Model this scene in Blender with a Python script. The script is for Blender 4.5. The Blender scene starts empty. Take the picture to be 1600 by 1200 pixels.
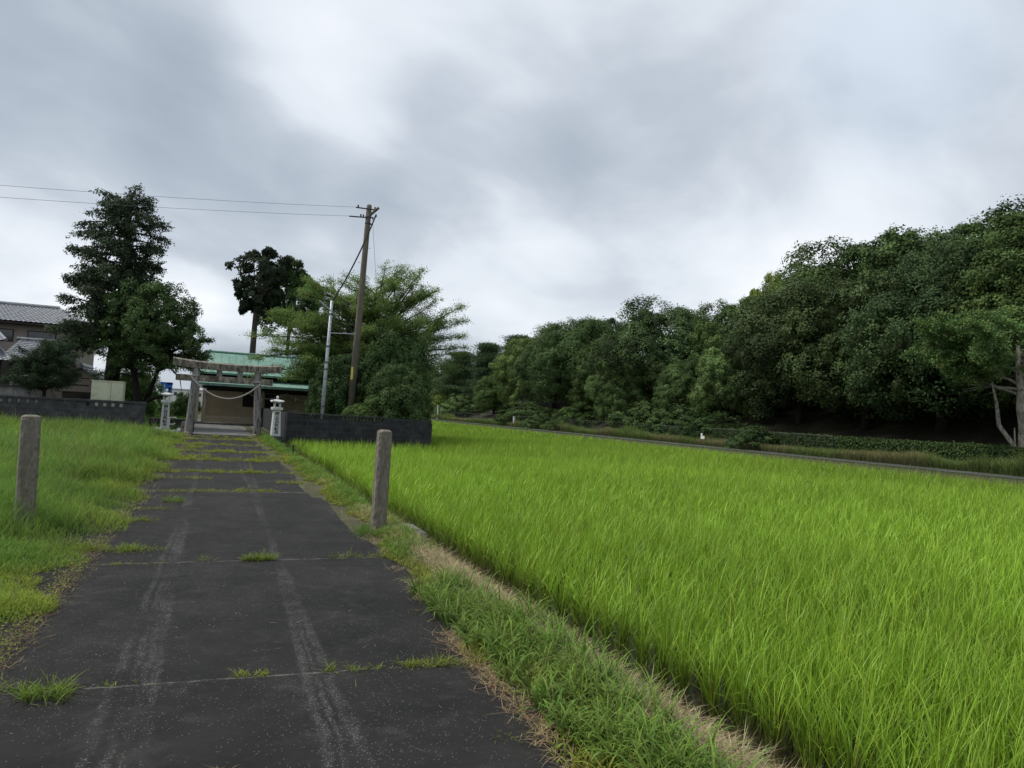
import bpy, math, random
import numpy as np
from mathutils import Vector, Matrix

# ------------------------------------------------------------------ camera, sky, sun, exposure
SC = bpy.context.scene
COL = SC.collection
EYE = 1.55
def make_camera():
    yaw, pitch, roll = (math.radians(a) for a in (22.1, 2.28, 3.2))
    fwd = Vector((math.sin(yaw)*math.cos(pitch), math.cos(yaw)*math.cos(pitch), math.sin(pitch)))
    right = Vector((math.cos(yaw), -math.sin(yaw), 0)); up = right.cross(fwd)
    r2 = right*math.cos(roll) + up*math.sin(roll); u2 = -right*math.sin(roll) + up*math.cos(roll)
    cam = bpy.data.cameras.new("camera"); o = bpy.data.objects.new("camera", cam); COL.objects.link(o)
    m = Matrix((r2, u2, -fwd)).transposed().to_4x4(); m.translation = (0, 0, EYE); o.matrix_world = m
    cam.lens = 36*1170/1600; cam.sensor_width = 36; cam.clip_start = 0.05; cam.clip_end = 5000
    SC.camera = o
make_camera()
SUN_EL, SUN_AZ = math.radians(56), math.radians(-62)      # azimuth clockwise from +Y
def make_world():
    w = bpy.data.worlds.new("World"); SC.world = w; w.use_nodes = True
    nt = w.node_tree; N = nt.nodes; L = nt.links; N.clear()
    def nd(t, **k):
        n = N.new(t)
        for a, b in k.items(): setattr(n, a, b)
        return n
    def math_(op, a, b=None, c=None):
        n = nd('ShaderNodeMath', operation=op)
        for i, v in enumerate((a, b, c)):
            if v is None: continue
            if isinstance(v, (int, float)): n.inputs[i].default_value = v
            else: L.new(v, n.inputs[i])
        return n.outputs[0]
    out = nd('ShaderNodeOutputWorld')
    sky = nd('ShaderNodeTexSky', sky_type='NISHITA'); sky.sun_disc = False
    sky.sun_elevation = SUN_EL; sky.sun_rotation = SUN_AZ
    bs = nd('ShaderNodeBackground'); bs.inputs[1].default_value = 0.09; L.new(sky.outputs[0], bs.inputs[0])
    tc = nd('ShaderNodeTexCoord'); sep = nd('ShaderNodeSeparateXYZ'); L.new(tc.outputs['Generated'], sep.inputs[0])
    x, y, z = sep.outputs
    zz = math_('ADD', math_('MAXIMUM', z, 0.0), 0.34)
    px = math_('DIVIDE', x, zz); py = math_('DIVIDE', y, zz)
    cb = nd('ShaderNodeCombineXYZ'); L.new(px, cb.inputs[0]); L.new(py, cb.inputs[1])
    def noise(scale, rot, sc, loc, det, rough, dist=0.0):
        mp = nd('ShaderNodeMapping', vector_type='TEXTURE'); mp.inputs['Rotation'].default_value = (0, 0, math.radians(rot))
        mp.inputs['Scale'].default_value = sc; mp.inputs['Location'].default_value = loc
        L.new(cb.outputs[0], mp.inputs[0])
        n = nd('ShaderNodeTexNoise'); n.inputs['Scale'].default_value = scale; n.inputs['Detail'].default_value = det
        n.inputs['Roughness'].default_value = rough; n.inputs['Distortion'].default_value = dist
        L.new(mp.outputs[0], n.inputs['Vector']); return n.outputs[0]
    n1 = noise(1.05, SKY['rot1'], (1.25, 1.0, 1), SKY['loc1'], 5, 0.45, 0.6)
    n2 = noise(3.4, SKY['rot2'], (1.2, 1.0, 1), SKY['loc2'], 8, 0.52, 0.35)
    v = math_('ADD', math_('MULTIPLY', n1, 1.0), math_('MULTIPLY', n2, 0.42)); v = math_('SUBTRACT', v, 0.18)
    # broad banks of thicker and thinner cloud, at fixed headings in the sky
    def bank(az, el, width, amount):
        a, e = math.radians(az), math.radians(el)
        d = (math.sin(a)*math.cos(e), math.cos(a)*math.cos(e), math.sin(e))
        n = nd('ShaderNodeVectorMath', operation='DOT_PRODUCT'); L.new(tc.outputs['Generated'], n.inputs[0]); n.inputs[1].default_value = d
        m = nd('ShaderNodeMapRange', interpolation_type='SMOOTHSTEP')
        m.inputs[1].default_value = math.cos(math.radians(width)); m.inputs[2].default_value = 1.0
        m.inputs[3].default_value = 0.0; m.inputs[4].default_value = amount
        L.new(n.outputs['Value'], m.inputs[0]); return m.outputs[0]
    for b in SKY['banks']: v = math_('ADD', v, bank(*b))
    cr = nd('ShaderNodeValToRGB'); L.new(v, cr.inputs[0]); e = cr.color_ramp.elements
    stops = SKY['stops']
    e[0].position, e[0].color = stops[0][0], (*stops[0][1], 1); e[1].position, e[1].color = stops[-1][0], (*stops[-1][1], 1)
    for p, c in stops[1:-1]:
        q = e.new(p); q.color = (*c, 1)
    bc = nd('ShaderNodeBackground'); bm_ = nd('ShaderNodeMix'); bm_.data_type = 'RGBA'; L.new(math_('MULTIPLY', bank(48, 24.5, 9, 0.9), math_('MULTIPLY', n2, 0.9)), bm_.inputs[0]); L.new(cr.outputs[0], bm_.inputs[6]); bm_.inputs[7].default_value = (0.42, 0.50, 0.60, 1); L.new(bm_.outputs[2], bc.inputs[0]); bc.inputs[1].default_value = 1.0
    mx = nd('ShaderNodeMixShader'); mx.inputs[0].default_value = 0.93
    L.new(bs.outputs[0], mx.inputs[1]); L.new(bc.outputs[0], mx.inputs[2]); L.new(mx.outputs[0], out.inputs[0])
SKY = dict(rot1=20, rot2=28, loc1=(3.1, 1.7, 0), loc2=(0.4, 7.2, 0),
    banks=[(50, 15, 17, 0.17), (-6, 12, 11, 0.15), (33, 21, 13, -0.13), (12, 16, 9, -0.08), (0, 17.5, 9, -0.13), (-9, 20, 11, -0.05), (20, 18, 9, -0.05), (5, 21.5, 8, 0.09), (18, 12, 9, 0.05), (22, 29, 13, -0.03), (10, 36, 14, 0.03), (36, 12, 8, 0.05), (50, 33, 9, 0.08), (48, 24, 6, -0.07), (-14, 30, 12, 0.03)],
    stops=[(0.26, (0.235, 0.275, 0.325)), (0.40, (0.300, 0.340, 0.390)), (0.52, (0.385, 0.425, 0.475)), (0.64, (0.525, 0.56, 0.605)), (0.82, (0.66, 0.68, 0.71))])
make_world()
def make_sun():
    l = bpy.data.lights.new("sun", 'SUN'); l.energy = 2.1; l.angle = math.radians(18); l.color = (1.0, 0.965, 0.9)
    o = bpy.data.objects.new("sun", l); COL.objects.link(o)
    d = Vector((math.sin(SUN_AZ)*math.cos(SUN_EL), math.cos(SUN_AZ)*math.cos(SUN_EL), math.sin(SUN_EL)))
    o.rotation_euler = (-d).to_track_quat('-Z', 'Y').to_euler(); o.location = d*60
make_sun()
vs = SC.view_settings; vs.view_transform = 'Standard'; vs.look = 'None'; vs.exposure = 0.58; vs.gamma = 1.0
SC.render.engine = 'CYCLES'
SC.cycles.max_bounces = 6; SC.cycles.diffuse_bounces = 3; SC.cycles.glossy_bounces = 2; SC.cycles.transmission_bounces = 3
SC.cycles.transparent_max_bounces = 8; SC.cycles.use_denoising = True

rng = np.random.default_rng(7); random.seed(7)
PI = math.pi

# ------------------------------------------------------------------ materials
def new_mat(name):
    m = bpy.data.materials.new(name); m.use_nodes = True
    nt = m.node_tree; nt.nodes.clear(); return m, nt, nt.nodes, nt.links
def leaf_mat(name, trans=0.35, rough=0.6, spec=0.12):
    m, nt, N, L = new_mat(name)
    out = N.new('ShaderNodeOutputMaterial'); at = N.new('ShaderNodeAttribute'); at.attribute_name = 'col'
    oi = N.new('ShaderNodeObjectInfo')
    mul = N.new('ShaderNodeMix'); mul.data_type = 'RGBA'; mul.blend_type = 'MULTIPLY'; mul.inputs[0].default_value = 1
    L.new(at.outputs['Color'], mul.inputs[6]); L.new(oi.outputs['Color'], mul.inputs[7])
    p = N.new('ShaderNodeBsdfPrincipled'); L.new(mul.outputs[2], p.inputs['Base Color']); p.inputs['Roughness'].default_value = rough
    p.inputs['Specular IOR Level'].default_value = spec
    t = N.new('ShaderNodeBsdfTranslucent'); L.new(mul.outputs[2], t.inputs[0])
    mx = N.new('ShaderNodeMixShader'); mx.inputs[0].default_value = trans
    L.new(p.outputs[0], mx.inputs[1]); L.new(t.outputs[0], mx.inputs[2]); L.new(mx.outputs[0], out.inputs[0])
    return m
def surf(name, c1, c2, scale=3.0, rough=0.85, bump=0.2, c3=None, stretch=(1, 1, 1), detail=8, spec=0.3, metal=0.0, fine=None, bdist=0.02, lo=0.35, hi=0.65):
    m, nt, N, L = new_mat(name)
    out = N.new('ShaderNodeOutputMaterial'); tc = N.new('ShaderNodeTexCoord'); mp = N.new('ShaderNodeMapping')
    mp.inputs['Scale'].default_value = stretch; L.new(tc.outputs['Object'], mp.inputs[0])
    n = N.new('ShaderNodeTexNoise'); n.inputs['Scale'].default_value = scale; n.inputs['Detail'].default_value = detail; n.inputs['Roughness'].default_value = 0.6
    L.new(mp.outputs[0], n.inputs['Vector'])
    cr = N.new('ShaderNodeValToRGB'); L.new(n.outputs[0], cr.inputs[0]); e = cr.color_ramp.elements
    e[0].position, e[0].color = lo, (*c1, 1); e[1].position, e[1].color = hi, (*c2, 1)
    colour = cr.outputs[0]
    if c3:
        n3 = N.new('ShaderNodeTexNoise'); n3.inputs['Scale'].default_value = scale*2.7; n3.inputs['Detail'].default_value = 6
        mp3 = N.new('ShaderNodeMapping'); mp3.inputs['Location'].default_value = (7, 3, 5); mp3.inputs['Scale'].default_value = stretch
        L.new(tc.outputs['Object'], mp3.inputs[0]); L.new(mp3.outputs[0], n3.inputs['Vector'])
        r3 = N.new('ShaderNodeMapRange'); r3.inputs[1].default_value = 0.52; r3.inputs[2].default_value = 0.66; L.new(n3.outputs[0], r3.inputs[0])
        mx = N.new('ShaderNodeMix'); mx.data_type = 'RGBA'; L.new(r3.outputs[0], mx.inputs[0]); L.new(colour, mx.inputs[6]); mx.inputs[7].default_value = (*c3, 1)
        colour = mx.outputs[2]
    p = N.new('ShaderNodeBsdfPrincipled'); p.inputs['Roughness'].default_value = rough; p.inputs['Specular IOR Level'].default_value = spec; p.inputs['Metallic'].default_value = metal
    L.new(colour, p.inputs['Base Color'])
    if bump:
        nb = N.new('ShaderNodeTexNoise'); nb.inputs['Scale'].default_value = fine or scale*6; nb.inputs['Detail'].default_value = 6; L.new(mp.outputs[0], nb.inputs['Vector'])
        b = N.new('ShaderNodeBump'); b.inputs['Strength'].default_value = bump; b.inputs['Distance'].default_value = bdist
        L.new(nb.outputs[0], b.inputs['Height']); L.new(b.outputs[0], p.inputs['Normal'])
    L.new(p.outputs[0], out.inputs[0]); return m
M = {}
M['leaf'] = leaf_mat('tree_leaf', 0.22, 0.65, 0.08)
M['thinleaf'] = leaf_mat('thin_leaf', 0.38, 0.65, 0.12)
M['rice'] = leaf_mat('rice_blade', 0.30, 0.5, 0.3)
M['grass'] = leaf_mat('grass_blade', 0.35, 0.6, 0.15)
M['straw'] = leaf_mat('dry_straw', 0.12, 0.8, 0.15)
M['bark'] = surf('bark', (0.028, 0.022, 0.018), (0.075, 0.062, 0.05), 4, bump=0.8, stretch=(3, 3, 0.6))
M['darkbark'] = surf('dark_bark', (0.010, 0.008, 0.007), (0.026, 0.020, 0.017), 4, bump=0.8, stretch=(3, 3, 0.5))
M['palebark'] = surf('pale_bark', (0.14, 0.125, 0.10), (0.34, 0.31, 0.26), 3, bump=0.6, c3=(0.07, 0.065, 0.05), stretch=(1, 1, 0.6))
M['soil'] = surf('soil', (0.030, 0.030, 0.012), (0.075, 0.065, 0.03), 2.2, bump=0.8, c3=(0.04, 0.07, 0.015), fine=25)
M['mud'] = surf('paddy_mud', (0.008, 0.006, 0.004), (0.022, 0.017, 0.009), 4, rough=0.35, bump=0.5, spec=0.5, fine=18)
M['hill'] = surf('forest_floor', (0.012, 0.014, 0.006), (0.035, 0.03, 0.014), 0.9, bump=0.9, fine=6, bdist=0.1)
M['road'] = surf('grey_road', (0.045, 0.048, 0.044), (0.09, 0.092, 0.085), 0.8, bump=0.3, fine=60)
M['yard'] = surf('yard_earth', (0.045, 0.055, 0.02), (0.10, 0.10, 0.05), 1.1, bump=0.6, c3=(0.05, 0.10, 0.02), fine=20)
M['paving'] = surf('worn_concrete', (0.085, 0.085, 0.082), (0.17, 0.17, 0.165), 1.6, bump=0.3, c3=(0.055, 0.055, 0.05), fine=30)
M['post'] = surf('lichen_concrete', (0.13, 0.115, 0.095), (0.23, 0.205, 0.17), 11, bump=0.7, c3=(0.12, 0.115, 0.07), fine=90, bdist=0.005, stretch=(1.5, 1.5, 0.6))
M['torii'] = surf('weathered_stone', (0.07, 0.06, 0.05), (0.32, 0.28, 0.23), 4.6, bump=0.6, c3=(0.04, 0.032, 0.028), stretch=(1.6, 1.6, 0.5), fine=25)
M['pillar'] = surf('grey_stone_shaft', (0.13, 0.12, 0.11), (0.27, 0.26, 0.245), 4, bump=0.5, c3=(0.05, 0.045, 0.04), stretch=(2, 2, 0.35), fine=30)
M['granite'] = surf('pale_granite', (0.46, 0.47, 0.45), (0.64, 0.65, 0.63), 14, bump=0.3, c3=(0.26, 0.27, 0.25), fine=90, bdist=0.004)
M['granite_dark'] = surf('dark_granite', (0.02, 0.02, 0.022), (0.05, 0.05, 0.05), 9, bump=0.3, rough=0.5)
M['ink'] = surf('black_paint', (0.012, 0.012, 0.012), (0.03, 0.03, 0.03), 9, bump=0)
M['wood'] = surf('weathered_wood', (0.40, 0.345, 0.245), (0.56, 0.49, 0.37), 3, bump=0.4, stretch=(0.5, 2, 2), fine=25)
M['wall'] = surf('tan_panel', (0.34, 0.27, 0.18), (0.42, 0.34, 0.23), 1.6, bump=0.1)
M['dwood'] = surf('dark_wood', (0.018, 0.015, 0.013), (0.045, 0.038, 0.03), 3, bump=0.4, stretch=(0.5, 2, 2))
M['greenroof'] = surf('green_sheet_roof', (0.15, 0.275, 0.225), (0.20, 0.33, 0.275), 1.3, rough=0.6, bump=0.15, c3=(0.12, 0.215, 0.17))
M['tile'] = surf('roof_tile', (0.13, 0.14, 0.155), (0.26, 0.275, 0.30), 5, rough=0.45, bump=0.3, c3=(0.09, 0.09, 0.10), spec=0.5)
M['housewall'] = surf('beige_plaster', (0.24, 0.205, 0.175), (0.31, 0.27, 0.235), 1.0, bump=0.1)
M['glass'] = surf('window_glass', (0.04, 0.045, 0.05), (0.07, 0.075, 0.085), 0.7, rough=0.12, bump=0, spec=0.6)
M['white'] = surf('white_paint', (0.62, 0.62, 0.58), (0.74, 0.74, 0.71), 2, rough=0.6, bump=0.1)
M['cream'] = surf('cream_panel', (0.46, 0.48, 0.345), (0.53, 0.55, 0.41), 1.4, rough=0.6, bump=0.1, c3=(0.40, 0.42, 0.29))
M['metal'] = surf('galvanised_steel', (0.33, 0.36, 0.40), (0.48, 0.51, 0.55), 5, rough=0.5, bump=0.1, metal=0.25, c3=(0.25, 0.26, 0.27))
M['dmetal'] = surf('dark_steel', (0.03, 0.03, 0.033), (0.07, 0.07, 0.075), 5, rough=0.5, bump=0.1)
M['cpole'] = surf('concrete_pole', (0.10, 0.09, 0.068), (0.17, 0.15, 0.115), 3.5, bump=0.3, stretch=(2, 2, 0.3), fine=40)
M['cable'] = surf('black_cable', (0.010, 0.010, 0.011), (0.02, 0.02, 0.02), 9, bump=0)
M['wire'] = surf('grey_wire', (0.12, 0.12, 0.125), (0.16, 0.16, 0.17), 9, bump=0)
M['rope'] = surf('pale_rope', (0.42, 0.38, 0.33), (0.60, 0.55, 0.49), 40, bump=0.8, bdist=0.01)
M['paper'] = surf('white_paper', (0.75, 0.75, 0.74), (0.82, 0.82, 0.81), 4, bump=0)
M['yellow'] = surf('yellow_plate', (0.62, 0.55, 0.10), (0.70, 0.62, 0.15), 4, bump=0)
M['blue'] = surf('blue_sheet', (0.03, 0.14, 0.55), (0.06, 0.22, 0.70), 3, rough=0.4, bump=0.3)
M['lightblue'] = surf('pale_blue_panel', (0.35, 0.52, 0.75), (0.45, 0.62, 0.82), 3, rough=0.4, bump=0.1)
M['greenpost'] = surf('green_pipe', (0.01, 0.05, 0.03), (0.02, 0.08, 0.05), 5, rough=0.5, bump=0)

def block_mat(name, c1, c2, mortar, bw=0.4, bh=0.2):
    """dark concrete blocks with faint joints (object X / Z)"""
    m, nt, N, L = new_mat(name)
    out = N.new('ShaderNodeOutputMaterial'); tc = N.new('ShaderNodeTexCoord'); sp = N.new('ShaderNodeSeparateXYZ'); L.new(tc.outputs['Object'], sp.inputs[0])
    ad = N.new('ShaderNodeMath'); ad.operation = 'ADD'; L.new(sp.outputs[0], ad.inputs[0]); L.new(sp.outputs[1], ad.inputs[1])
    cb = N.new('ShaderNodeCombineXYZ'); L.new(ad.outputs[0], cb.inputs[0]); L.new(sp.outputs[2], cb.inputs[1])
    b = N.new('ShaderNodeTexBrick'); b.inputs['Scale'].default_value = 1; b.inputs['Mortar Size'].default_value = 0.008
    b.inputs['Brick Width'].default_value = bw; b.inputs['Row Height'].default_value = bh; L.new(cb.outputs[0], b.inputs['Vector'])
    b.inputs['Color1'].default_value = (*c1, 1); b.inputs['Color2'].default_value = (*c2, 1); b.inputs['Mortar'].default_value = (*mortar, 1)
    n = N.new('ShaderNodeTexNoise'); n.inputs['Scale'].default_value = 2.2; n.inputs['Detail'].default_value = 9; n.inputs['Roughness'].default_value = 0.7; L.new(tc.outputs['Object'], n.inputs['Vector'])
    r = N.new('ShaderNodeMapRange'); r.inputs[1].default_value = 0.3; r.inputs[2].default_value = 0.7; r.inputs[3].default_value = 0.45; r.inputs[4].default_value = 1.7; L.new(n.outputs[0], r.inputs[0])
    mx = N.new('ShaderNodeMix'); mx.data_type = 'RGBA'; mx.blend_type = 'MULTIPLY'; mx.inputs[0].default_value = 1
    L.new(b.outputs[0], mx.inputs[6]); L.new(r.outputs[0], mx.inputs[7])
    p = N.new('ShaderNodeBsdfPrincipled'); p.inputs['Roughness'].default_value = 0.85; p.inputs['Specular IOR Level'].default_value = 0.25; L.new(mx.outputs[2], p.inputs['Base Color'])
    bp = N.new('ShaderNodeBump'); bp.inputs['Strength'].default_value = 0.6; bp.inputs['Distance'].default_value = 0.012
    n2 = N.new('ShaderNodeTexNoise'); n2.inputs['Scale'].default_value = 30; L.new(tc.outputs['Object'], n2.inputs['Vector'])
    L.new(n2.outputs[0], bp.inputs['Height']); L.new(bp.outputs[0], p.inputs['Normal']); L.new(p.outputs[0], out.inputs[0]); return m
M['block'] = block_mat('dark_block', (0.026, 0.027, 0.030), (0.036, 0.037, 0.040), (0.05, 0.05, 0.05))
M['blockL'] = block_mat('grey_block', (0.042, 0.042, 0.047), (0.058, 0.057, 0.060), (0.075, 0.075, 0.075))
M['block_pale'] = block_mat('pale_block', (0.19, 0.18, 0.175), (0.24, 0.23, 0.22), (0.12, 0.12, 0.12))

def path_mat():
    m, nt, N, L = new_mat('blackened_paving')
    out = N.new('ShaderNodeOutputMaterial'); tc = N.new('ShaderNodeTexCoord'); sp = N.new('ShaderNodeSeparateXYZ'); L.new(tc.outputs['Object'], sp.inputs[0])
    X, Y = sp.outputs[0], sp.outputs[1]
    def mt(op, a, b=None, c=None):
        n = N.new('ShaderNodeMath'); n.operation = op
        for i, v in enumerate((a, b, c)):
            if v is None: continue
            if isinstance(v, (int, float)): n.inputs[i].default_value = v
            else: L.new(v, n.inputs[i])
        return n.outputs[0]
    def noise(s, d=6, r=0.6, st=(1, 1, 1), loc=(0, 0, 0)):
        mp = N.new('ShaderNodeMapping'); mp.inputs['Scale'].default_value = st; mp.inputs['Location'].default_value = loc; L.new(tc.outputs['Object'], mp.inputs[0])
        n = N.new('ShaderNodeTexNoise'); n.inputs['Scale'].default_value = s; n.inputs['Detail'].default_value = d; n.inputs['Roughness'].default_value = r; L.new(mp.outputs[0], n.inputs['Vector']); return n.outputs[0]
    def sm(v, a, b, c=0.0, d=1.0):
        n = N.new('ShaderNodeMapRange'); n.interpolation_type = 'SMOOTHSTEP'
        for i, q in enumerate((a, b, c, d)): n.inputs[i+1].default_value = q
        L.new(v, n.inputs[0]); return n.outputs[0]
    wob = mt('MULTIPLY', mt('SUBTRACT', noise(0.6, 3, 0.5, (0.0, 1, 1)), 0.5), 0.09)
    wx = mt('ADD', X, mt('MULTIPLY', mt('SUBTRACT', noise(7, 5, 0.7), 0.5), 0.10))
    def line(c, slope, w):
        # distance from a line x = c + slope*y
        d = mt('ABSOLUTE', mt('SUBTRACT', mt('SUBTRACT', mt('ADD', wx, wob), c), mt('MULTIPLY', Y, slope)))
        return sm(d, w*0.25, w, 1.0, 0.0)
    tracks = None
    for a in ((-0.46, 0.024, 0.035), (-0.35, 0.018, 0.03), (-0.26, 0.012, 0.04), (-0.17, 0.004, 0.035), (0.49, 0.030, 0.04), (0.72, 0.005, 0.045), (0.60, 0.018, 0.02)):
        l = line(*a); tracks = l if tracks is None else mt('MAXIMUM', tracks, l)
    worn = sm(noise(1.6, 5, 0.6, (1.5, 0.5, 1)), 0.40, 0.62, 0.12, 1.0)
    tracks = mt('MULTIPLY', mt('MULTIPLY', tracks, worn), sm(noise(9, 5, 0.7, loc=(1, 8, 0)), 0.36, 0.60, 0.35, 1.0))
    v = N.new('ShaderNodeTexVoronoi'); v.inputs['Scale'].default_value = 105; L.new(tc.outputs['Object'], v.inputs['Vector'])
    vs_ = N.new('ShaderNodeSeparateColor'); L.new(v.outputs['Color'], vs_.inputs[0])
    chip = mt('MULTIPLY', sm(v.outputs['Distance'], 0.22, 0.42, 1.0, 0.0), 1.0)
    dens = mt('ADD', mt('MULTIPLY', tracks, 0.70), mt('ADD', mt('MULTIPLY', sm(noise(0.9, 4, 0.6, loc=(3, 1, 0)), 0.4, 0.7), 0.12), 0.015))
    spk = mt('MULTIPLY', chip, mt('LESS_THAN', vs_.outputs[0], dens))
    big = N.new('ShaderNodeTexVoronoi'); big.inputs['Scale'].default_value = 26; L.new(tc.outputs['Object'], big.inputs['Vector'])
    bs = N.new('ShaderNodeSeparateColor'); L.new(big.outputs['Color'], bs.inputs[0])
    spk2 = mt('MULTIPLY', sm(big.outputs['Distance'], 0.08, 0.17, 1.0, 0.0), mt('LESS_THAN', bs.outputs[1], 0.02))
    spk = mt('MAXIMUM', spk, spk2)
    # joints between the slabs
    jd = None
    for jy, k, w in JOINTS:
        d = mt('ABSOLUTE', mt('SUBTRACT', mt('ADD', Y, mt('MULTIPLY', mt('SUBTRACT', noise(6.0, 6, 0.8), 0.5), 0.08)), mt('ADD', mt('MULTIPLY', X, k), jy)))
        l = sm(d, w*0.2, w, 1.0, 0.0); jd = l if jd is None else mt('MAXIMUM', jd, l)
    jd = mt('MULTIPLY', jd, sm(noise(11, 6, 0.8, loc=(2, 2, 2)), 0.40, 0.60, 0.12, 1.0))
    base = N.new('ShaderNodeValToRGB'); L.new(noise(1.3, 9, 0.68), base.inputs[0]); e = base.color_ramp.elements
    e[0].position, e[0].color = 0.32, (0.0085, 0.0083, 0.0082, 1); e[1].position, e[1].color = 0.74, (0.026, 0.025, 0.0235, 1)
    def mixc(f, a, col):
        n = N.new('ShaderNodeMix'); n.data_type = 'RGBA'; L.new(f, n.inputs[0]); L.new(a, n.inputs[6]); n.inputs[7].default_value = (*col, 1); return n.outputs[2]
    c = mixc(mt('MULTIPLY', tracks, 0.30), base.outputs[0], (0.085, 0.083, 0.078))
    c = mixc(mt('MULTIPLY', sm(noise(3.2, 8, 0.75, loc=(9, 4, 0)), 0.50, 0.70), 0.40), c, (0.06, 0.058, 0.054))
    c = mixc(mt('MULTIPLY', sm(noise(0.55, 7, 0.7, loc=(2, 9, 0)), 0.50, 0.66), 0.25), c, (0.045, 0.043, 0.039))
    c = mixc(mt('MULTIPLY', spk, 0.62), c, (0.21, 0.205, 0.195))
    c = mixc(mt('MULTIPLY', jd, 0.65), c, (0.17, 0.165, 0.145))
    p = N.new('ShaderNodeBsdfPrincipled'); L.new(c, p.inputs['Base Color']); p.inputs['Roughness'].default_value = 0.9; p.inputs['Specular IOR Level'].default_value = 0.2
    hgt = mt('ADD', noise(55, 5, 0.7), mt('MULTIPLY', jd, -1.2)); b = N.new('ShaderNodeBump'); b.inputs['Strength'].default_value = 0.7; b.inputs['Distance'].default_value = 0.008
    L.new(hgt, b.inputs['Height']); L.new(b.outputs[0], p.inputs['Normal']); L.new(p.outputs[0], out.inputs[0]); return m
JOINTS = [(4.41, -0.02, 0.017), (7.56, 0.02, 0.022), (13.1, 0.02, 0.06), (16.5, 0.03, 0.07), (19.7, 0, 0.08), (22.8, 0, 0.10), (26.0, 0, 0.12), (29.2, 0, 0.12)]
M['path'] = path_mat()

# ------------------------------------------------------------------ object helpers
def link(o): COL.objects.link(o); return o
def tag(o, label=None, cat=None, group=None, kind=None):
    if label: o['label'] = label
    if cat: o['category'] = cat
    if group: o['group'] = group
    if kind: o['kind'] = kind
    return o
def empty(name, loc, label, cat, group=None, rz=0):
    o = bpy.data.objects.new(name, None); o.empty_display_size = 0.2; o.location = loc; o.rotation_euler = (0, 0, rz); link(o)
    return tag(o, label, cat, group)
class MB:
    """collects shapes and links them as ONE mesh object; coordinates are relative to the parent's origin"""
    def __init__(s): s.v = []; s.f = []; s.n = 0; s.c = []
    def add(s, V, Fc, col=None):
        V = np.asarray(V, float).reshape(-1, 3); s.v.append(V); s.f += [tuple(int(i)+s.n for i in f) for f in Fc]; s.n += len(V); return s
    def box(s, a, b, rot=0, piv=None):
        x0, y0, z0 = a; x1, y1, z1 = b
        V = np.array([(x0, y0, z0), (x1, y0, z0), (x1, y1, z0), (x0, y1, z0), (x0, y0, z1), (x1, y0, z1), (x1, y1, z1), (x0, y1, z1)], float)
        if rot:
            p = np.array(piv if piv is not None else V.mean(0)); c, q = math.cos(rot), math.sin(rot)
            d = V-p; V = p+np.stack([d[:, 0]*c-d[:, 1]*q, d[:, 0]*q+d[:, 1]*c, d[:, 2]], 1)
        return s.add(V, [(0, 3, 2, 1), (4, 5, 6, 7), (0, 1, 5, 4), (1, 2, 6, 5), (2, 3, 7, 6), (3, 0, 4, 7)])
    def tube(s, pts, rad, sides=8, cap=True, jit=0):
        P = [Vector(p) for p in pts]; n = len(P)
        if isinstance(rad, (int, float)): rad = [rad]*n
        V = []; ref = Vector((0.31, 0.2, 0.93)).normalized()
        for i, p in enumerate(P):
            t = (P[min(i+1, n-1)]-P[max(i-1, 0)]).normalized()
            u = ref.cross(t)
            if u.length < 0.2: u = Vector((1, 0, 0)).cross(t)
            u.normalize(); w = t.cross(u)
            for k in range(sides):
                a = 2*PI*k/sides; r = rad[i]*(1+(random.uniform(-jit, jit) if jit else 0)); V.append(p+u*math.cos(a)*r+w*math.sin(a)*r)
        Fc = [(i*sides+k, i*sides+(k+1) % sides, (i+1)*sides+(k+1) % sides, (i+1)*sides+k) for i in range(n-1) for k in range(sides)]
        if cap: Fc += [tuple(range(sides))[::-1], tuple((n-1)*sides+k for k in range(sides))]
        return s.add([tuple(v) for v in V], Fc)
    def prism(s, prof, axis, a, b):
        """closed 2-D outline extruded along an axis ('x': outline in y,z; 'y': outline in x,z; 'z': outline in x,y)"""
        n = len(prof)
        mk = {'x': lambda p, t: (t, p[0], p[1]), 'y': lambda p, t: (p[0], t, p[1]), 'z': lambda p, t: (p[0], p[1], t)}[axis]
        V = [mk(p, a) for p in prof]+[mk(p, b) for p in prof]
        return s.add(V, [tuple(range(n)), tuple(range(n, 2*n))[::-1]]+[(i, i+n, (i+1) % n+n, (i+1) % n) for i in range(n)])
    def loft(s, rings, cap=True):
        n = len(rings[0]); V = [p for r in rings for p in r]
        Fc = [(i*n+k, i*n+(k+1) % n, (i+1)*n+(k+1) % n, (i+1)*n+k) for i in range(len(rings)-1) for k in range(n)]
        if cap: Fc += [tuple(range(n))[::-1], tuple((len(rings)-1)*n+k for k in range(n))]
        return s.add(V, Fc)
    def build(s, name, mat, parent=None, smooth=False, bevel=0, loc=None):
        me = bpy.data.meshes.new(name); me.from_pydata([tuple(p) for p in np.concatenate(s.v)], [], s.f); me.materials.append(mat)
        import bmesh
        bm = bmesh.new(); bm.from_mesh(me); bmesh.ops.recalc_face_normals(bm, faces=bm.faces); bm.to_mesh(me); bm.free()
        if smooth: me.polygons.foreach_set('use_smooth', [True]*len(me.polygons))
        o = bpy.data.objects.new(name, me); link(o)
        if loc: o.location = loc
        if parent: o.parent = parent
        if bevel:
            md = o.modifiers.new('bevel', 'BEVEL'); md.width = bevel; md.segments = 2; md.limit_method = 'ANGLE'
        return o
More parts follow.
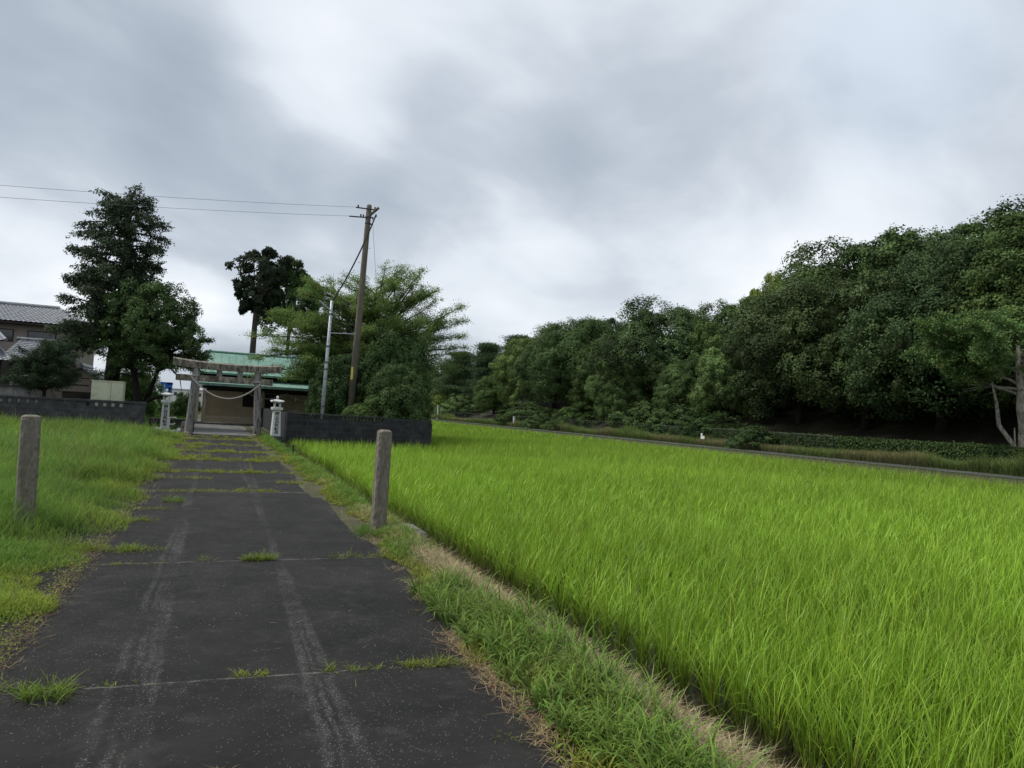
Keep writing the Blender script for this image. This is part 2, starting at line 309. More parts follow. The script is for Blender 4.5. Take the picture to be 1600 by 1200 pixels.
def quads_obj(name, V, cols, mat, parent=None, loc=None, mesh_only=False):
    """V (n,4,3) quads, cols (n,4,3) or (n,3)"""
    n = len(V); me = bpy.data.meshes.new(name)
    me.vertices.add(n*4); me.vertices.foreach_set('co', np.ascontiguousarray(V.reshape(-1), dtype=np.float32))
    me.loops.add(n*4); me.loops.foreach_set('vertex_index', np.arange(n*4, dtype=np.int32))
    me.polygons.add(n); me.polygons.foreach_set('loop_start', np.arange(0, n*4, 4, dtype=np.int32)); me.polygons.foreach_set('loop_total', np.full(n, 4, dtype=np.int32))
    if cols.ndim == 2: cols = np.repeat(cols[:, None, :], 4, 1)
    c4 = np.concatenate([cols, np.ones(cols.shape[:2]+(1,))], 2)
    at = me.color_attributes.new('col', 'FLOAT_COLOR', 'POINT'); at.data.foreach_set('color', np.ascontiguousarray(c4.reshape(-1), dtype=np.float32))
    me.materials.append(mat); me.update(calc_edges=True)
    if mesh_only: return me
    o = bpy.data.objects.new(name, me); link(o)
    if loc: o.location = loc
    if parent: o.parent = parent
    return o
def strip_obj(name, P, C, mat, parent=None):
    """blades: P (n, s+1, 2, 3) pairs of points along each blade, C same shape colours -> shared-vertex strips"""
    n, s1 = P.shape[:2]; me = bpy.data.meshes.new(name)
    me.vertices.add(n*s1*2); me.vertices.foreach_set('co', np.ascontiguousarray(P.reshape(-1), dtype=np.float32))
    b = (np.arange(n)*s1*2)[:, None, None]+(np.arange(s1-1)*2)[None, :, None]+np.array([0, 1, 3, 2])[None, None, :]
    idx = b.reshape(-1).astype(np.int32); nq = n*(s1-1)
    me.loops.add(nq*4); me.loops.foreach_set('vertex_index', idx)
    me.polygons.add(nq); me.polygons.foreach_set('loop_start', np.arange(0, nq*4, 4, dtype=np.int32)); me.polygons.foreach_set('loop_total', np.full(nq, 4, dtype=np.int32))
    c4 = np.concatenate([C, np.ones(C.shape[:3]+(1,))], 3)
    at = me.color_attributes.new('col', 'FLOAT_COLOR', 'POINT'); at.data.foreach_set('color', np.ascontiguousarray(c4.reshape(-1), dtype=np.float32))
    me.materials.append(mat); me.update(calc_edges=True)
    o = bpy.data.objects.new(name, me); link(o)
    if parent: o.parent = parent
    return o
def unit(v): return v/np.maximum(np.linalg.norm(v, axis=-1, keepdims=True), 1e-9)
def vnoise(x, y, s, seed=0):
    """smooth value noise in 0..1"""
    r = np.random.default_rng(seed).random((64, 64)); x = np.asarray(x)/s+100; y = np.asarray(y)/s+100
    xi = np.floor(x).astype(int); yi = np.floor(y).astype(int); fx = x-xi; fy = y-yi; fx = fx*fx*(3-2*fx); fy = fy*fy*(3-2*fy)
    g = lambda a, b: r[a % 64, b % 64]
    return (g(xi, yi)*(1-fx)+g(xi+1, yi)*fx)*(1-fy)+(g(xi, yi+1)*(1-fx)+g(xi+1, yi+1)*fx)*fy

def blades(base, length, width, lean, curve, segs, az=None, taper=0.6, twist=0.6, wind=None):
    """curved grass blades -> (n, segs+1, 2, 3)"""
    n = len(base)
    az = rng.random(n)*2*PI if az is None else az
    t = np.linspace(0, 1, segs+1)
    th = lean[:, None]+curve[:, None]*t[None, :]**1.6
    step = length[:, None]/segs
    dh = np.sin(th)*step; dv = np.cos(th)*step
    h = np.concatenate([np.zeros((n, 1)), np.cumsum((dh[:, :-1]+dh[:, 1:])/2, 1)], 1); v = np.concatenate([np.zeros((n, 1)), np.cumsum((dv[:, :-1]+dv[:, 1:])/2, 1)], 1)
    C = np.stack([base[:, None, 0]+np.sin(az)[:, None]*h, base[:, None, 1]+np.cos(az)[:, None]*h, base[:, None, 2]+v], 2)
    if wind is not None: C[:, :, :2] += (v**1.5)[:, :, None]*wind[:, None, :]
    sa = az+PI/2+rng.normal(0, twist, n); side = np.stack([np.sin(sa), np.cos(sa), np.zeros(n)], 1)
    prof = np.minimum(1, 0.55+1.6*t)*np.maximum(1-t, 0.0)**taper; prof[-1] = 0.02
    W = width[:, None]*prof[None, :]*0.5
    return np.stack([C-side[:, None, :]*W[:, :, None], C+side[:, None, :]*W[:, :, None]], 2)
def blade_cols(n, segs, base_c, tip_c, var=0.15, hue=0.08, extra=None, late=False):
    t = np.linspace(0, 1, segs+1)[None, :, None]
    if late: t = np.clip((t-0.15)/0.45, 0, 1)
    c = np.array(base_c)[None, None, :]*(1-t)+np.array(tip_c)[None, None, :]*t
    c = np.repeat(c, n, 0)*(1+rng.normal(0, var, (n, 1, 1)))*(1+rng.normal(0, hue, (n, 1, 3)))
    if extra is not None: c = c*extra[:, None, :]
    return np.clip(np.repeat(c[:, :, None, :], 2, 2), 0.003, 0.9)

# ------------------------------------------------------------------ ground
def path_l(y): return -1.06+0.022*np.minimum(y, 22)
def path_r(y): return np.minimum(1.42+0.055*y, 1.92)
def bank_z(x):
    return np.interp(x, [1.3, 1.8, 2.10, 2.34, 2.46, 2.58, 2.75], [0.0, 0.02, 0.06, 0.045, -0.12, -0.36, -0.42])
KF = 0.82      # distance factor of the far side of the field
def ground():
    xs = np.array([-900, -300, -120, -60, -30, -12, -6, -3, -1.3, 0, 1.3, 1.6, 1.8, 1.95, 2.10, 2.34, 2.46, 2.58, 2.75, 6, 12, 20, 26]+[q*KF for q in (34.6, 35.2, 35.6, 36, 39, 41, 43, 46, 50, 58, 70, 95, 140, 250, 900)])
    zs = np.array([0]*10+[0.0, 0.01, 0.02, 0.04, 0.06, 0.045, -0.12, -0.36, -0.42, -0.42, -0.42, -0.42, -0.42]+[-0.42, -0.10, 0.06, 0.10]+[q*KF+0.1 for q in (0, 0.15, 0.5, 1.4, 2.8, 5.6, 9.0, 14, 17, 18, 18)])
    ys = np.concatenate([np.arange(-30, 40, 1.0), np.arange(40, 200, 8.0), [250, 400, 900, 2500]])
    b = MB(); nx = len(xs); V = []
    for y in ys:
        dz = (vnoise(xs, np.full(nx, y), 0.7, 3)-0.5)*0.035*((xs > 1.7) & (xs < 2.6))
        hz = (vnoise(xs, np.full(nx, y), 9, 5)-0.5)*1.6*((xs > 38) & (xs < 85))
        V += [(x, y, z+d+h) for x, z, d, h in zip(xs, zs, dz, hz)]
    Fc = [(j*nx+i, j*nx+i+1, (j+1)*nx+i+1, (j+1)*nx+i) for j in range(len(ys)-1) for i in range(nx-1)]
    b.add(V, Fc); o = b.build('ground', M['soil']); tag(o, kind='structure')
    # three materials on the one sheet: soil, paddy mud, forest floor
    o.data.materials.append(M['mud']); o.data.materials.append(M['hill'])
    for p in o.data.polygons:
        x = p.center.x
        p.material_index = 1 if 2.5 < x < 28.6 else (2 if x > 33 else 0)
    b = MB(); W = 40; ys = np.arange(-6, 33.3, 0.5)
    V = [(x, y, 0.018) for y in ys for x in (-1.5, 2.0)]
    Fc = [(2*j, 2*j+1, 2*j+3, 2*j+2) for j in range(len(ys)-1)]; b.add(V, Fc)
    V = [(x, y, z) for y in (-6, 33) for (x, z) in ((-1.5, 0.018), (-1.5, -0.05))]
    b.build('path', M['path']); tag(bpy.data.objects['path'], kind='structure')
    b = MB().box((-0.55, 33.0, -0.05), (2.55, 45.2, 0.03)); tag(b.build('shrine_paving', M['paving']), kind='structure')
    b = MB().add([(29.6, -30, 0.112), (31.9, -30, 0.112), (31.9, 300, 0.112), (29.6, 300, 0.112)], [(0, 1, 2, 3)]); tag(b.build('field_road', M['road']), kind='structure')
    b = MB().box((2.95, 31.55, -0.5), (9.2, 60, 0.006)); tag(b.build('yard_ground', M['yard']), kind='structure')
    # paddy levee (low mud ridge that crosses the field)
    b = MB().prism([(23.6, -0.45), (24.4, -0.45), (24.2, -0.25), (23.8, -0.25)], 'y', 20, 240); tag(b.build('levee', M['soil']), kind='structure')
ground()

# ------------------------------------------------------------------ rice
def rice():
    groups = []
    def hills(x0, x1, y0, y1, dx, dy, jit):
        xs = np.arange(x0, x1, dx); ys = np.arange(y0, y1, dy); X, Y = np.meshgrid(xs, ys); X = X.ravel(); Y = Y.ravel()
        X = X+rng.normal(0, jit, len(X)); Y = Y+rng.normal(0, jit, len(X)); return X, Y
    def keep(X, Y):
        k = (X > 3.04+0.12*(vnoise(X, Y, 0.8, 11)-0.5)) & (X < 28.45)
        k &= ~((X > 2.5) & (X < 9.45) & (Y > 31.35))
        k &= ~((np.abs(X-24) < 0.3) & (Y > 20))
        # only what stands in or near the view
        ang = np.degrees(np.arctan2(X, Y)); k &= (ang > -4) & (ang < 72); return k
    def emit(X, Y, nb, segs, wid, L0, name_i):
        n = len(X); b = np.repeat(np.stack([X, Y], 1), nb, 0); m = len(b)
        edge = np.clip(1-(b[:, 0]-3.02)/0.30, 0, 1)
        b = b+rng.normal(0, 0.020 if nb > 12 else 0.09, (m, 2)); base = np.column_stack([b, np.full(m, -0.43)])
        big = vnoise(b[:, 0], b[:, 1], 3.2, 21); med = vnoise(b[:, 0], b[:, 1], 0.7, 22)
        hl = np.repeat(rng.normal(1, 0.09, n), nb); L = L0*hl*(1+rng.normal(0, 0.11, m))*(0.90+0.17*big+0.26*(med-0.5))
        lean = np.abs(rng.normal(0, 0.11, m))+0.04*edge; curve = np.clip(rng.normal(0.60, 0.36, m), 0.05, 1.7)
        low = rng.random(m) < 0.16; L = np.where(low, L*0.6, L); curve = np.where(low, curve+0.7, curve); lean = np.where(low, lean+0.25, lean)
        if nb > 12:
            up = rng.random(m) < 0.62; zz = rng.uniform(0.14, 0.30, m)
            base[up, 2] += zz[up]; L = np.where(up, L0*rng.uniform(0.42, 0.66, m), L*0.92); lean = np.where(up, np.abs(rng.normal(0.24, 0.13, m)), lean*0.8); curve = np.where(up, np.clip(rng.normal(0.55, 0.45, m), 0.0, 1.9), curve*0.8)
        else: up = np.zeros(m, bool)
        az = rng.random(m)*2*PI
        # at the open edge the blades lean out over the ditch
        out = edge*rng.random(m) > 0.55; az = np.where(out, -PI/2+rng.normal(0, 0.6, m), az); curve = np.where(out, curve+0.35, curve)
        wind = np.stack([0.13+0.08*(vnoise(b[:, 0], b[:, 1], 2.0, 8)-0.5), 0.02+0.1*(vnoise(b[:, 0], b[:, 1], 1.7, 9)-0.5)], 1)
        P = blades(base, L, wid*(1+rng.normal(0, 0.15, m)), lean, curve, segs, az=az, wind=wind)
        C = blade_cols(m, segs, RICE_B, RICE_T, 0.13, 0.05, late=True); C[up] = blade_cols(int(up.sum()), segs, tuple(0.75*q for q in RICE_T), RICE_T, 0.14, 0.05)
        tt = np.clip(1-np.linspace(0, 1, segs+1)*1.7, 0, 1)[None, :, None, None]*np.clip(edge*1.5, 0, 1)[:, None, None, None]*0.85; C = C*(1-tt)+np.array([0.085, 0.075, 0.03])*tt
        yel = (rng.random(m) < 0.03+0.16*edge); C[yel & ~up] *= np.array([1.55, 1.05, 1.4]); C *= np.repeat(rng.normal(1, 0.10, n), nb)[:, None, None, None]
        tone = (0.90+0.22*vnoise(b[:, 0], b[:, 1], 5, 31))[:, None, None, None]; C *= tone
        groups.append((P, C, segs))
    X, Y = hills(3.08, 16, 0.0, 13, 0.18, 0.28, 0.012)
    D = np.hypot(X, Y); k = keep(X, Y)
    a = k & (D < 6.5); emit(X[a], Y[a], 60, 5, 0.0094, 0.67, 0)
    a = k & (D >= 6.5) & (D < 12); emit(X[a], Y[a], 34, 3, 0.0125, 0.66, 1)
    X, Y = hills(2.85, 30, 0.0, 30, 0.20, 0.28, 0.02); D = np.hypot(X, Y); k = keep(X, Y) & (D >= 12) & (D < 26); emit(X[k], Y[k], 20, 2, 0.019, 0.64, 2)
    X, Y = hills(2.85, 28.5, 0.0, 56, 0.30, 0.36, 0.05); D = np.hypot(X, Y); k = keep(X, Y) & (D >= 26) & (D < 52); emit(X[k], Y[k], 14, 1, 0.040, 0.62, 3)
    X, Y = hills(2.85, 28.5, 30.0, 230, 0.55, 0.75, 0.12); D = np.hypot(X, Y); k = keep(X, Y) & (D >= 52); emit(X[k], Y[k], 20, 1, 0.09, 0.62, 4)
    # one object: join all levels by expanding strips to quads
    Vs, Cs = [], []
    for P, C, s in groups:
        for i in range(s):
            q = np.stack([P[:, i, 0], P[:, i, 1], P[:, i+1, 1], P[:, i+1, 0]], 1); c = np.stack([C[:, i, 0], C[:, i, 1], C[:, i+1, 1], C[:, i+1, 0]], 1)
            Vs.append(q.astype(np.float32)); Cs.append(c.astype(np.float32))
    V = np.concatenate(Vs); C = np.concatenate(Cs); print('rice quads', len(V))
    o = quads_obj('rice', V, C, M['rice']); tag(o, 'bright green young rice crop filling the flooded paddy', 'rice', kind='stuff')
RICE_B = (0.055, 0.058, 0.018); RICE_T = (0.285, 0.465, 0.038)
rice()

# ------------------------------------------------------------------ grass and weeds (uncountable)
def grass():
    def patch(x, y, z, L, w, lean, curve, segs, bc, tc_, var=0.16, hue=0.08, extra=None, az=None, taper=0.6):
        n = len(x); base = np.column_stack([x, y, z]); ones = np.ones(n)
        P = blades(base, np.maximum(0.015, L*ones*(1+rng.normal(0, 0.25, n))), w*(ones+rng.normal(0, 0.2, n)), np.abs(lean+rng.normal(0, 0.25, n)), curve+rng.normal(0, 0.3, n), segs, az=az, taper=taper)
        return P, blade_cols(n, segs, bc, tc_, var, hue, extra)
    def join(name, parts, mat, label, cat):
        Vs, Cs = [], []
        for P, C in parts:
            for i in range(P.shape[1]-1):
                Vs.append(np.stack([P[:, i, 0], P[:, i, 1], P[:, i+1, 1], P[:, i+1, 0]], 1)); Cs.append(np.stack([C[:, i, 0], C[:, i, 1], C[:, i+1, 1], C[:, i+1, 0]], 1))
        V = np.concatenate(Vs); C = np.concatenate(Cs); print(name, len(V)); o = quads_obj(name, V, C, mat); tag(o, label, cat, kind='stuff')
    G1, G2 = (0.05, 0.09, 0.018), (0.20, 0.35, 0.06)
    # ---- left verge
    parts = []
    def left(n, y0, y1, x0, L, w, segs, seed, yel=0.0):
        y = rng.uniform(y0, y1, n); x = x0+(path_l(y)+0.12-x0)*rng.random(n)**(0.62 if y1 < 9 else 0.85)
        edge = path_l(y)+0.50*(vnoise(y*1.0, y*0, 0.55, seed)-0.62)+0.10*(vnoise(y, y*0, 0.15, seed+1)-0.5)
        k = x < edge; x, y, edge = x[k], y[k], edge[k]; d = edge-x
        h = L*(0.30+0.9*np.clip(d/1.2, 0, 1))*(0.5+vnoise(x, y, 0.9, seed+2))*(0.7+0.6*vnoise(x, y, 0.22, seed+3))
        ye = np.clip(1-d/0.9, 0, 1)*vnoise(x, y, 0.5, seed+4)*1.1+0.25*(vnoise(x, y, 1.3, seed+5) > 0.6)+yel
        ye = 0.8*np.clip(ye, 0, 1)[:, None]; ex = 1+ye*np.array([1.05, 0.35, 0.1])[None, :]
        ex = ex*(0.75+0.5*vnoise(x, y, 2.0, seed+6))[:, None]
        return patch(x, y, np.zeros(len(x)), h, w, 0.25, 0.9, segs, G1, G2, extra=ex)
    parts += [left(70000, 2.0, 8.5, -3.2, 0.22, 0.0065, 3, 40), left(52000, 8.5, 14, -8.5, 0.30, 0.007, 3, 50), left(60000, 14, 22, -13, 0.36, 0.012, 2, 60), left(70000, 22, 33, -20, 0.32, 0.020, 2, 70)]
    # tall fine grass with arching stems behind the left post
    n = 9000; y = rng.uniform(9.5, 20, n); x = rng.uniform(-9, -1.6, n); k = vnoise(x, y, 1.6, 81) > 0.42; x, y = x[k], y[k]
    parts.append(patch(x, y, np.zeros(len(x)), 0.50, 0.0055, 0.15, 0.9, 4, (0.07, 0.13, 0.025), (0.22, 0.30, 0.07)))
    n = 1500; y = rng.uniform(10, 28, n); x = rng.uniform(-12, -1.4, n); k = (vnoise(x, y, 2.2, 83) > 0.40) & (x < path_l(y)-0.3); x, y = x[k], y[k]
    parts.append(patch(x, y, np.zeros(len(x)), 0.66, 0.006, 0.15, 0.9, 5, (0.10, 0.15, 0.03), (0.36, 0.33, 0.16), taper=0.15))
    # along the foot of the left block wall
    n = 12000; x = rng.uniform(-14, -2.2, n); y = rng.uniform(31.0, 32.8, n); parts.append(patch(x, y, np.zeros(n), 0.42*(0.5+vnoise(x, y, 0.9, 90)), 0.018, 0.2, 0.9, 2, (0.07, 0.12, 0.03), (0.20, 0.28, 0.07)))
    n = 25000; x = rng.uniform(-9, -0.6, n); y = rng.uniform(34, 60, n); parts.append(patch(x, y, np.zeros(n), 0.35*(0.5+vnoise(x, y, 0.9, 92)), 0.04, 0.2, 0.9, 2, (0.05, 0.11, 0.02), (0.13, 0.25, 0.05)))
    join('grass', parts, M['grass'], 'long unmown green grass along the left side of the path', 'grass')
    # ---- right verge between path and ditch
    parts = []
    def right(n, y0, y1, L, w, segs, seed, x1=2.32, bc=G1, tc_=(0.23, 0.37, 0.065)):
        y = rng.uniform(y0, y1, n); er = path_r(y)+0.22*(vnoise(y, y*0, 0.5, seed)-0.35)+0.08*(vnoise(y, y*0, 0.13, seed+1)-0.5)
        x = rng.uniform(1.2, x1, n); k = (x > er); x, y, er = x[k], y[k], er[k]; d = x-er
        straw = (0.35+vnoise(x, y, 0.7, 300))*np.clip((x-1.98)/0.10, 0, 1)*np.clip((10-y)/4, 0.05, 1); kk = rng.random(len(x)) > straw*1.25; x, y, d = x[kk], y[kk], d[kk]
        h = L*(0.35+0.9*np.clip(d/0.35, 0, 1))*(0.45+1.1*vnoise(x, y, 0.45, seed+2))
        ye = (np.clip(1-d/0.3, 0, 1)*vnoise(x, y, 0.4, seed+4)*1.3)[:, None]; ex = 1+ye*np.array([1.0, 0.25, 0.1])
        return patch(x, y, bank_z(x), h, w, 0.25, 1.1, segs, bc, tc_, extra=ex)
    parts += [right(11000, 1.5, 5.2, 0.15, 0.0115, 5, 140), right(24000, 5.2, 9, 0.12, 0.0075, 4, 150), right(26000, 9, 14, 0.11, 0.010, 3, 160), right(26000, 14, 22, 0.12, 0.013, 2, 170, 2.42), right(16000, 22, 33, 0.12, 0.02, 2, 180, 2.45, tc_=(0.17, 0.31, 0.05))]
    # tufts packed round the foot of the right post
    a = rng.random(900)*6.283; rr_ = 0.10+np.abs(rng.normal(0, 0.09, 900)); x = 2.02+rr_*np.cos(a)-0.03; y = 9.05+rr_*np.sin(a)*1.5-0.1
    parts.append(patch(x, y, bank_z(x), 0.10, 0.007, 0.35, 1.0, 3, G1, (0.18, 0.32, 0.06)))
    # broad crabgrass clumps close to the camera
    n = 230; cy = rng.uniform(1.9, 6.2, n); cx = rng.uniform(1.68, 2.14, n); m = 16
    x = np.repeat(cx, m)+rng.normal(0, 0.035, n*m); y = np.repeat(cy, m)+rng.normal(0, 0.035, n*m)
    parts.append(patch(x, y, bank_z(x), 0.21*np.repeat(rng.uniform(0.6, 1.2, n), m), 0.0125, 0.2, 1.6, 6, (0.065, 0.10, 0.02), (0.22, 0.34, 0.07)))
    # weeds along the ditch rim
    n = 2600; y = rng.uniform(2, 30, n); x = 2.44+rng.normal(0, 0.06, n); parts.append(patch(x, y, bank_z(x), 0.16, 0.009, 0.4, 1.2, 3, (0.07, 0.11, 0.02), (0.17, 0.26, 0.05)))
    join('verge_grass', parts, M['grass'], 'lush green weeds on the narrow bank between path and rice ditch', 'grass')
    # ---- weeds in the joints of the path
    parts = []
    def tuft(x0, x1, y, k, n, L, sp=0.02, yel=0.5, w=0.006, segs=3):
        x = rng.uniform(x0, x1, n); yy = y+k*x+rng.normal(0, sp, n)*(0.4+1.2*vnoise(x, x*0+y, 0.25, 6))+(0.03+1.2*sp)*(vnoise(x, x*0+y, 0.3, 7)-0.5); kp = rng.random(n) < np.clip(2.2*vnoise(x, x*0+y, 0.16, 9)*vnoise(x, x*0+y, 0.7, 10)+0.02, 0, 1); x, yy = x[kp], yy[kp]
        ex = np.ones((len(x), 1))+yel*np.array([[1.1, 0.35, 0.1]]); parts.append(patch(x, yy, np.full(len(x), 0.016), L*(0.4+1.2*vnoise(x, x*0+y, 0.12, 12)), w, 0.8, 0.7, segs, (0.08, 0.13, 0.02), (0.15, 0.27, 0.04), extra=ex))
    tuft(-1.1, -0.5, 4.43, 0, 260, 0.075, 0.035, 0.4); tuft(-0.75, -0.52, 4.34, 0, 160, 0.085, 0.05, 0.15, 0.008); tuft(-0.42, -0.2, 4.41, -0.02, 30, 0.04, 0.01, 0.6)
    tuft(0.25, 0.42, 4.41, -0.02, 90, 0.05, 0.015, 0.9); tuft(0.72, 0.80, 4.41, -0.02, 40, 0.05, 0.01, 0.5); tuft(0.86, 1.12, 4.41, -0.02, 150, 0.055, 0.015, 0.6); tuft(1.15, 1.75, 4.41, -0.02, 420, 0.06, 0.03, 0.7)
    tuft(0.42, 0.72, 7.56, 0.02, 420, 0.075, 0.022, 0.4); tuft(0.02, 0.16, 7.6, 0, 60, 0.08, 0.02, 0.6); tuft(1.25, 1.95, 7.6, 0, 800, 0.08, 0.05, 0.5); tuft(-1.0, -0.25, 7.5, 0.02, 260, 0.04, 0.04, 1.2)
    tuft(-1.05, -0.28, 8.18, -0.02, 1100, 0.09, 0.06, 0.5); tuft(-1.1, -0.42, 9.95, -0.1, 1000, 0.10, 0.09, 0.6); tuft(1.35, 1.7, 5.55, 0, 260, 0.045, 0.03, 0.7); tuft(1.3, 1.75, 3.35, 0, 260, 0.05, 0.04, 0.4)
    tuft(-0.45, -0.22, 11.8, 0, 300, 0.13, 0.09, 0.2, 0.009); tuft(-0.8, -0.3, 11.1, 0, 300, 0.05, 0.05, 1.1); tuft(-0.85, 1.4, 13.15, 0.02, 900, 0.05, 0.045, 0.9, 0.008); tuft(0.5, 1.2, 13.3, 0.02, 300, 0.06, 0.05, 0.9, 0.008)
    tuft(-0.8, 1.9, 16.5, 0.03, 2200, 0.09, 0.09, 0.8, 0.010, 2); tuft(-0.8, 0.2, 15.2, 0, 500, 0.06, 0.08, 1.0, 0.01, 2); tuft(1.3, 1.9, 14.6, 0, 500, 0.07, 0.1, 1.0, 0.01, 2)
    for yy, nn in ((19.7, 2800), (22.8, 3000), (26.0, 3200), (29.2, 3600), (31.2, 1800)): tuft(-0.7, 2.0, yy, 0.01, nn, 0.09, 0.14, 0.9, 0.014, 2)
    tuft(-0.7, 0.0, 24.3, 0, 900, 0.12, 0.25, 0.6, 0.014, 2); tuft(1.3, 2.0, 20.7, 0, 700, 0.1, 0.3, 0.8, 0.014, 2); tuft(-0.7, 0.2, 20.6, 0, 700, 0.1, 0.3, 0.8, 0.014, 2)
    join('joint_weeds', parts, M['grass'], 'yellowish weeds growing in the joints and cracks of the path', 'weeds')
    # ---- straw: mown dead stems lying on the bank and the path edge
    def lying(x, y, z, L, w, c):
        n = len(x); return patch(x, y, z, L, w, 1.35, 0.25, 3, c, tuple(q*1.15 for q in c), 0.22, 0.07)
    parts = []
    n = 42000; y = 1.8+rng.random(n)**1.3*14; x = 2.22+rng.normal(0, 0.10, n); k = (rng.random(n) < np.clip(1.6*vnoise(x, y, 0.6, 300)+0.30-0.14*np.maximum(y-6, 0), 0.03, 1)) & (x < 2.39); x, y = x[k], y[k]
    parts.append(lying(x, y, bank_z(x)+rng.random(len(x))*0.05, 0.14, 0.0045, (0.34, 0.28, 0.16)))
    n = 3200; y = rng.uniform(2, 9, n); x = path_r(y)+rng.normal(0.0, 0.05, n); k = vnoise(x, y, 0.35, 310) > 0.50; x, y = x[k], y[k]
    parts.append(lying(x, y, 0.02+rng.random(len(x))*0.02, 0.09, 0.003, (0.33, 0.25, 0.14)))
    n = 900; y = rng.uniform(3.2, 5.0, n); x = rng.normal(1.62, 0.05, n); parts.append(lying(x, y, 0.02+rng.random(n)*0.02, 0.09, 0.003, (0.34, 0.24, 0.13)))
    n = 2200; y = rng.uniform(9, 33, n); x = np.where(rng.random(n) < 0.5, path_l(y), path_r(y))+rng.normal(0, 0.10, n); parts.append(lying(x, y, np.full(n, 0.025), 0.12, 0.007, (0.26, 0.20, 0.11)))
    n = 3000; y = rng.uniform(2.5, 9, n); x = path_l(y)+rng.normal(-0.02, 0.06, n); parts.append(lying(x, y, np.full(n, 0.022), 0.07, 0.003, (0.22, 0.16, 0.09)))
    for cx, cy in ((-0.16, 3.17), (-0.05, 3.2), (0.08, 3.28), (0.14, 3.33)):
        n = 26; parts.append(lying(cx+rng.normal(0, 0.03, n), cy+rng.normal(0, 0.012, n), np.full(n, 0.02), 0.05, 0.003, (0.28, 0.21, 0.13)))
    n = 170; y = rng.uniform(3, 14, n); x = rng.uniform(-1, 1.6, n); parts.append(lying(x, y, np.full(n, 0.02), 0.05, 0.003, (0.30, 0.26, 0.17)))
    n = 9000; x = rng.uniform(2.8, 3.1, n); y = rng.uniform(2.2, 28, n); parts.append(patch(x, y, np.full(n, -0.42), 0.28, 0.006, 0.5, 0.9, 3, (0.05, 0.042, 0.02), (0.10, 0.085, 0.035)))
    join('dry_straw', parts, M['straw'], 'pale cut straw lying on the bank beside the ditch', 'straw')
    # ---- low round-leaved weeds at the left edge
    n = 2200; y = rng.uniform(4.5, 12, n); x = path_l(y)-np.abs(rng.normal(0, 0.16, n))+0.05; k = vnoise(x, y, 0.5, 330) > 0.50; x, y = x[k], y[k]; n = len(x)
    P = np.column_stack([x, y, 0.02+rng.random(n)*0.07]); U = unit(np.column_stack([rng.normal(0, 1, n), rng.normal(0, 1, n), rng.uniform(0, 0.5, n)])); Nn = unit(rng.normal(0, 0.4, (n, 3))+np.array([0, 0, 1]))
    V, C = leafq(P, U, Nn, 0.020*(1+rng.normal(0, .2, n)), 0.014, np.array((0.17, 0.21, 0.04)), 0.2, 0.12)
    o = quads_obj('clover_weeds', V, C, M['grass']); tag(o, 'small round-leaved yellow-green weeds spilling over the left path edge', 'weeds', kind='stuff')
    # ---- tall weeds between the field road and the fence
    parts = []
    n = 60000; y = (20+rng.random(n)**1.4*150)*KF; x = rng.uniform(31.9, 33.3, n); big = vnoise(y, y*0, 5, 401); h = (0.60+2.0*big*vnoise(x, y, 1.1, 402)*vnoise(x, y, 0.4, 403)**0.5); far = np.clip(y/70, 0.6, 2.2)
    ex = np.where((vnoise(x, y, 3.0, 405) > 0.5)[:, None], np.array([[1.08, 1.0, 1.0]]), np.array([[0.8, 1.0, 0.7]]))
    P = blades(np.column_stack([x, y, np.full(n, 0.1)]), h*KF, 0.04*far, np.abs(rng.normal(0, 0.2, n)), rng.uniform(0.2, 1.2, n), 2); parts.append((P, blade_cols(n, 2, (0.10, 0.11, 0.05), (0.25, 0.27, 0.115), 0.25, 0.08, ex)))
    n = 16000; y = 12+rng.random(n)**1.3*120; x = rng.choice([29.2, 29.5, 31.6, 31.9], n)+rng.normal(0, 0.2, n)
    P = blades(np.column_stack([x, y, np.full(n, 0.08)]), np.full(n, 0.11), 0.05*np.clip(y/60, .5, 2), np.abs(rng.normal(0, 0.3, n)), rng.uniform(0.2, 1.2, n), 1); parts.append((P, blade_cols(n, 1, (0.05, 0.09, 0.02), (0.11, 0.18, 0.05), 0.2, 0.1)))
    join('roadside_weeds', parts, M['grass'], 'tall brownish weeds between the far road and the fence', 'weeds')
def leafq(P, U, Nn, L, W, col, var=0.15, hue=0.06, extra=None):
    n = len(P); L = np.broadcast_to(np.asarray(L, float), (n,))[:, None]; W = np.broadcast_to(np.asarray(W, float), (n,))[:, None]
    U = unit(U); S = unit(np.cross(Nn, U)); N2 = np.cross(U, S)
    m = P+U*L*0.45; V = np.stack([P, m+S*W*0.5+N2*W*0.15, P+U*L, m-S*W*0.5+N2*W*0.15], 1)
    C = np.asarray(col)*np.ones((n, 1))*(1+rng.normal(0, var, (n, 1)))*(1+rng.normal(0, hue, (n, 3)))
    if extra is not None: C = C*extra
    return V, np.clip(C, 0.002, 0.9)
grass()

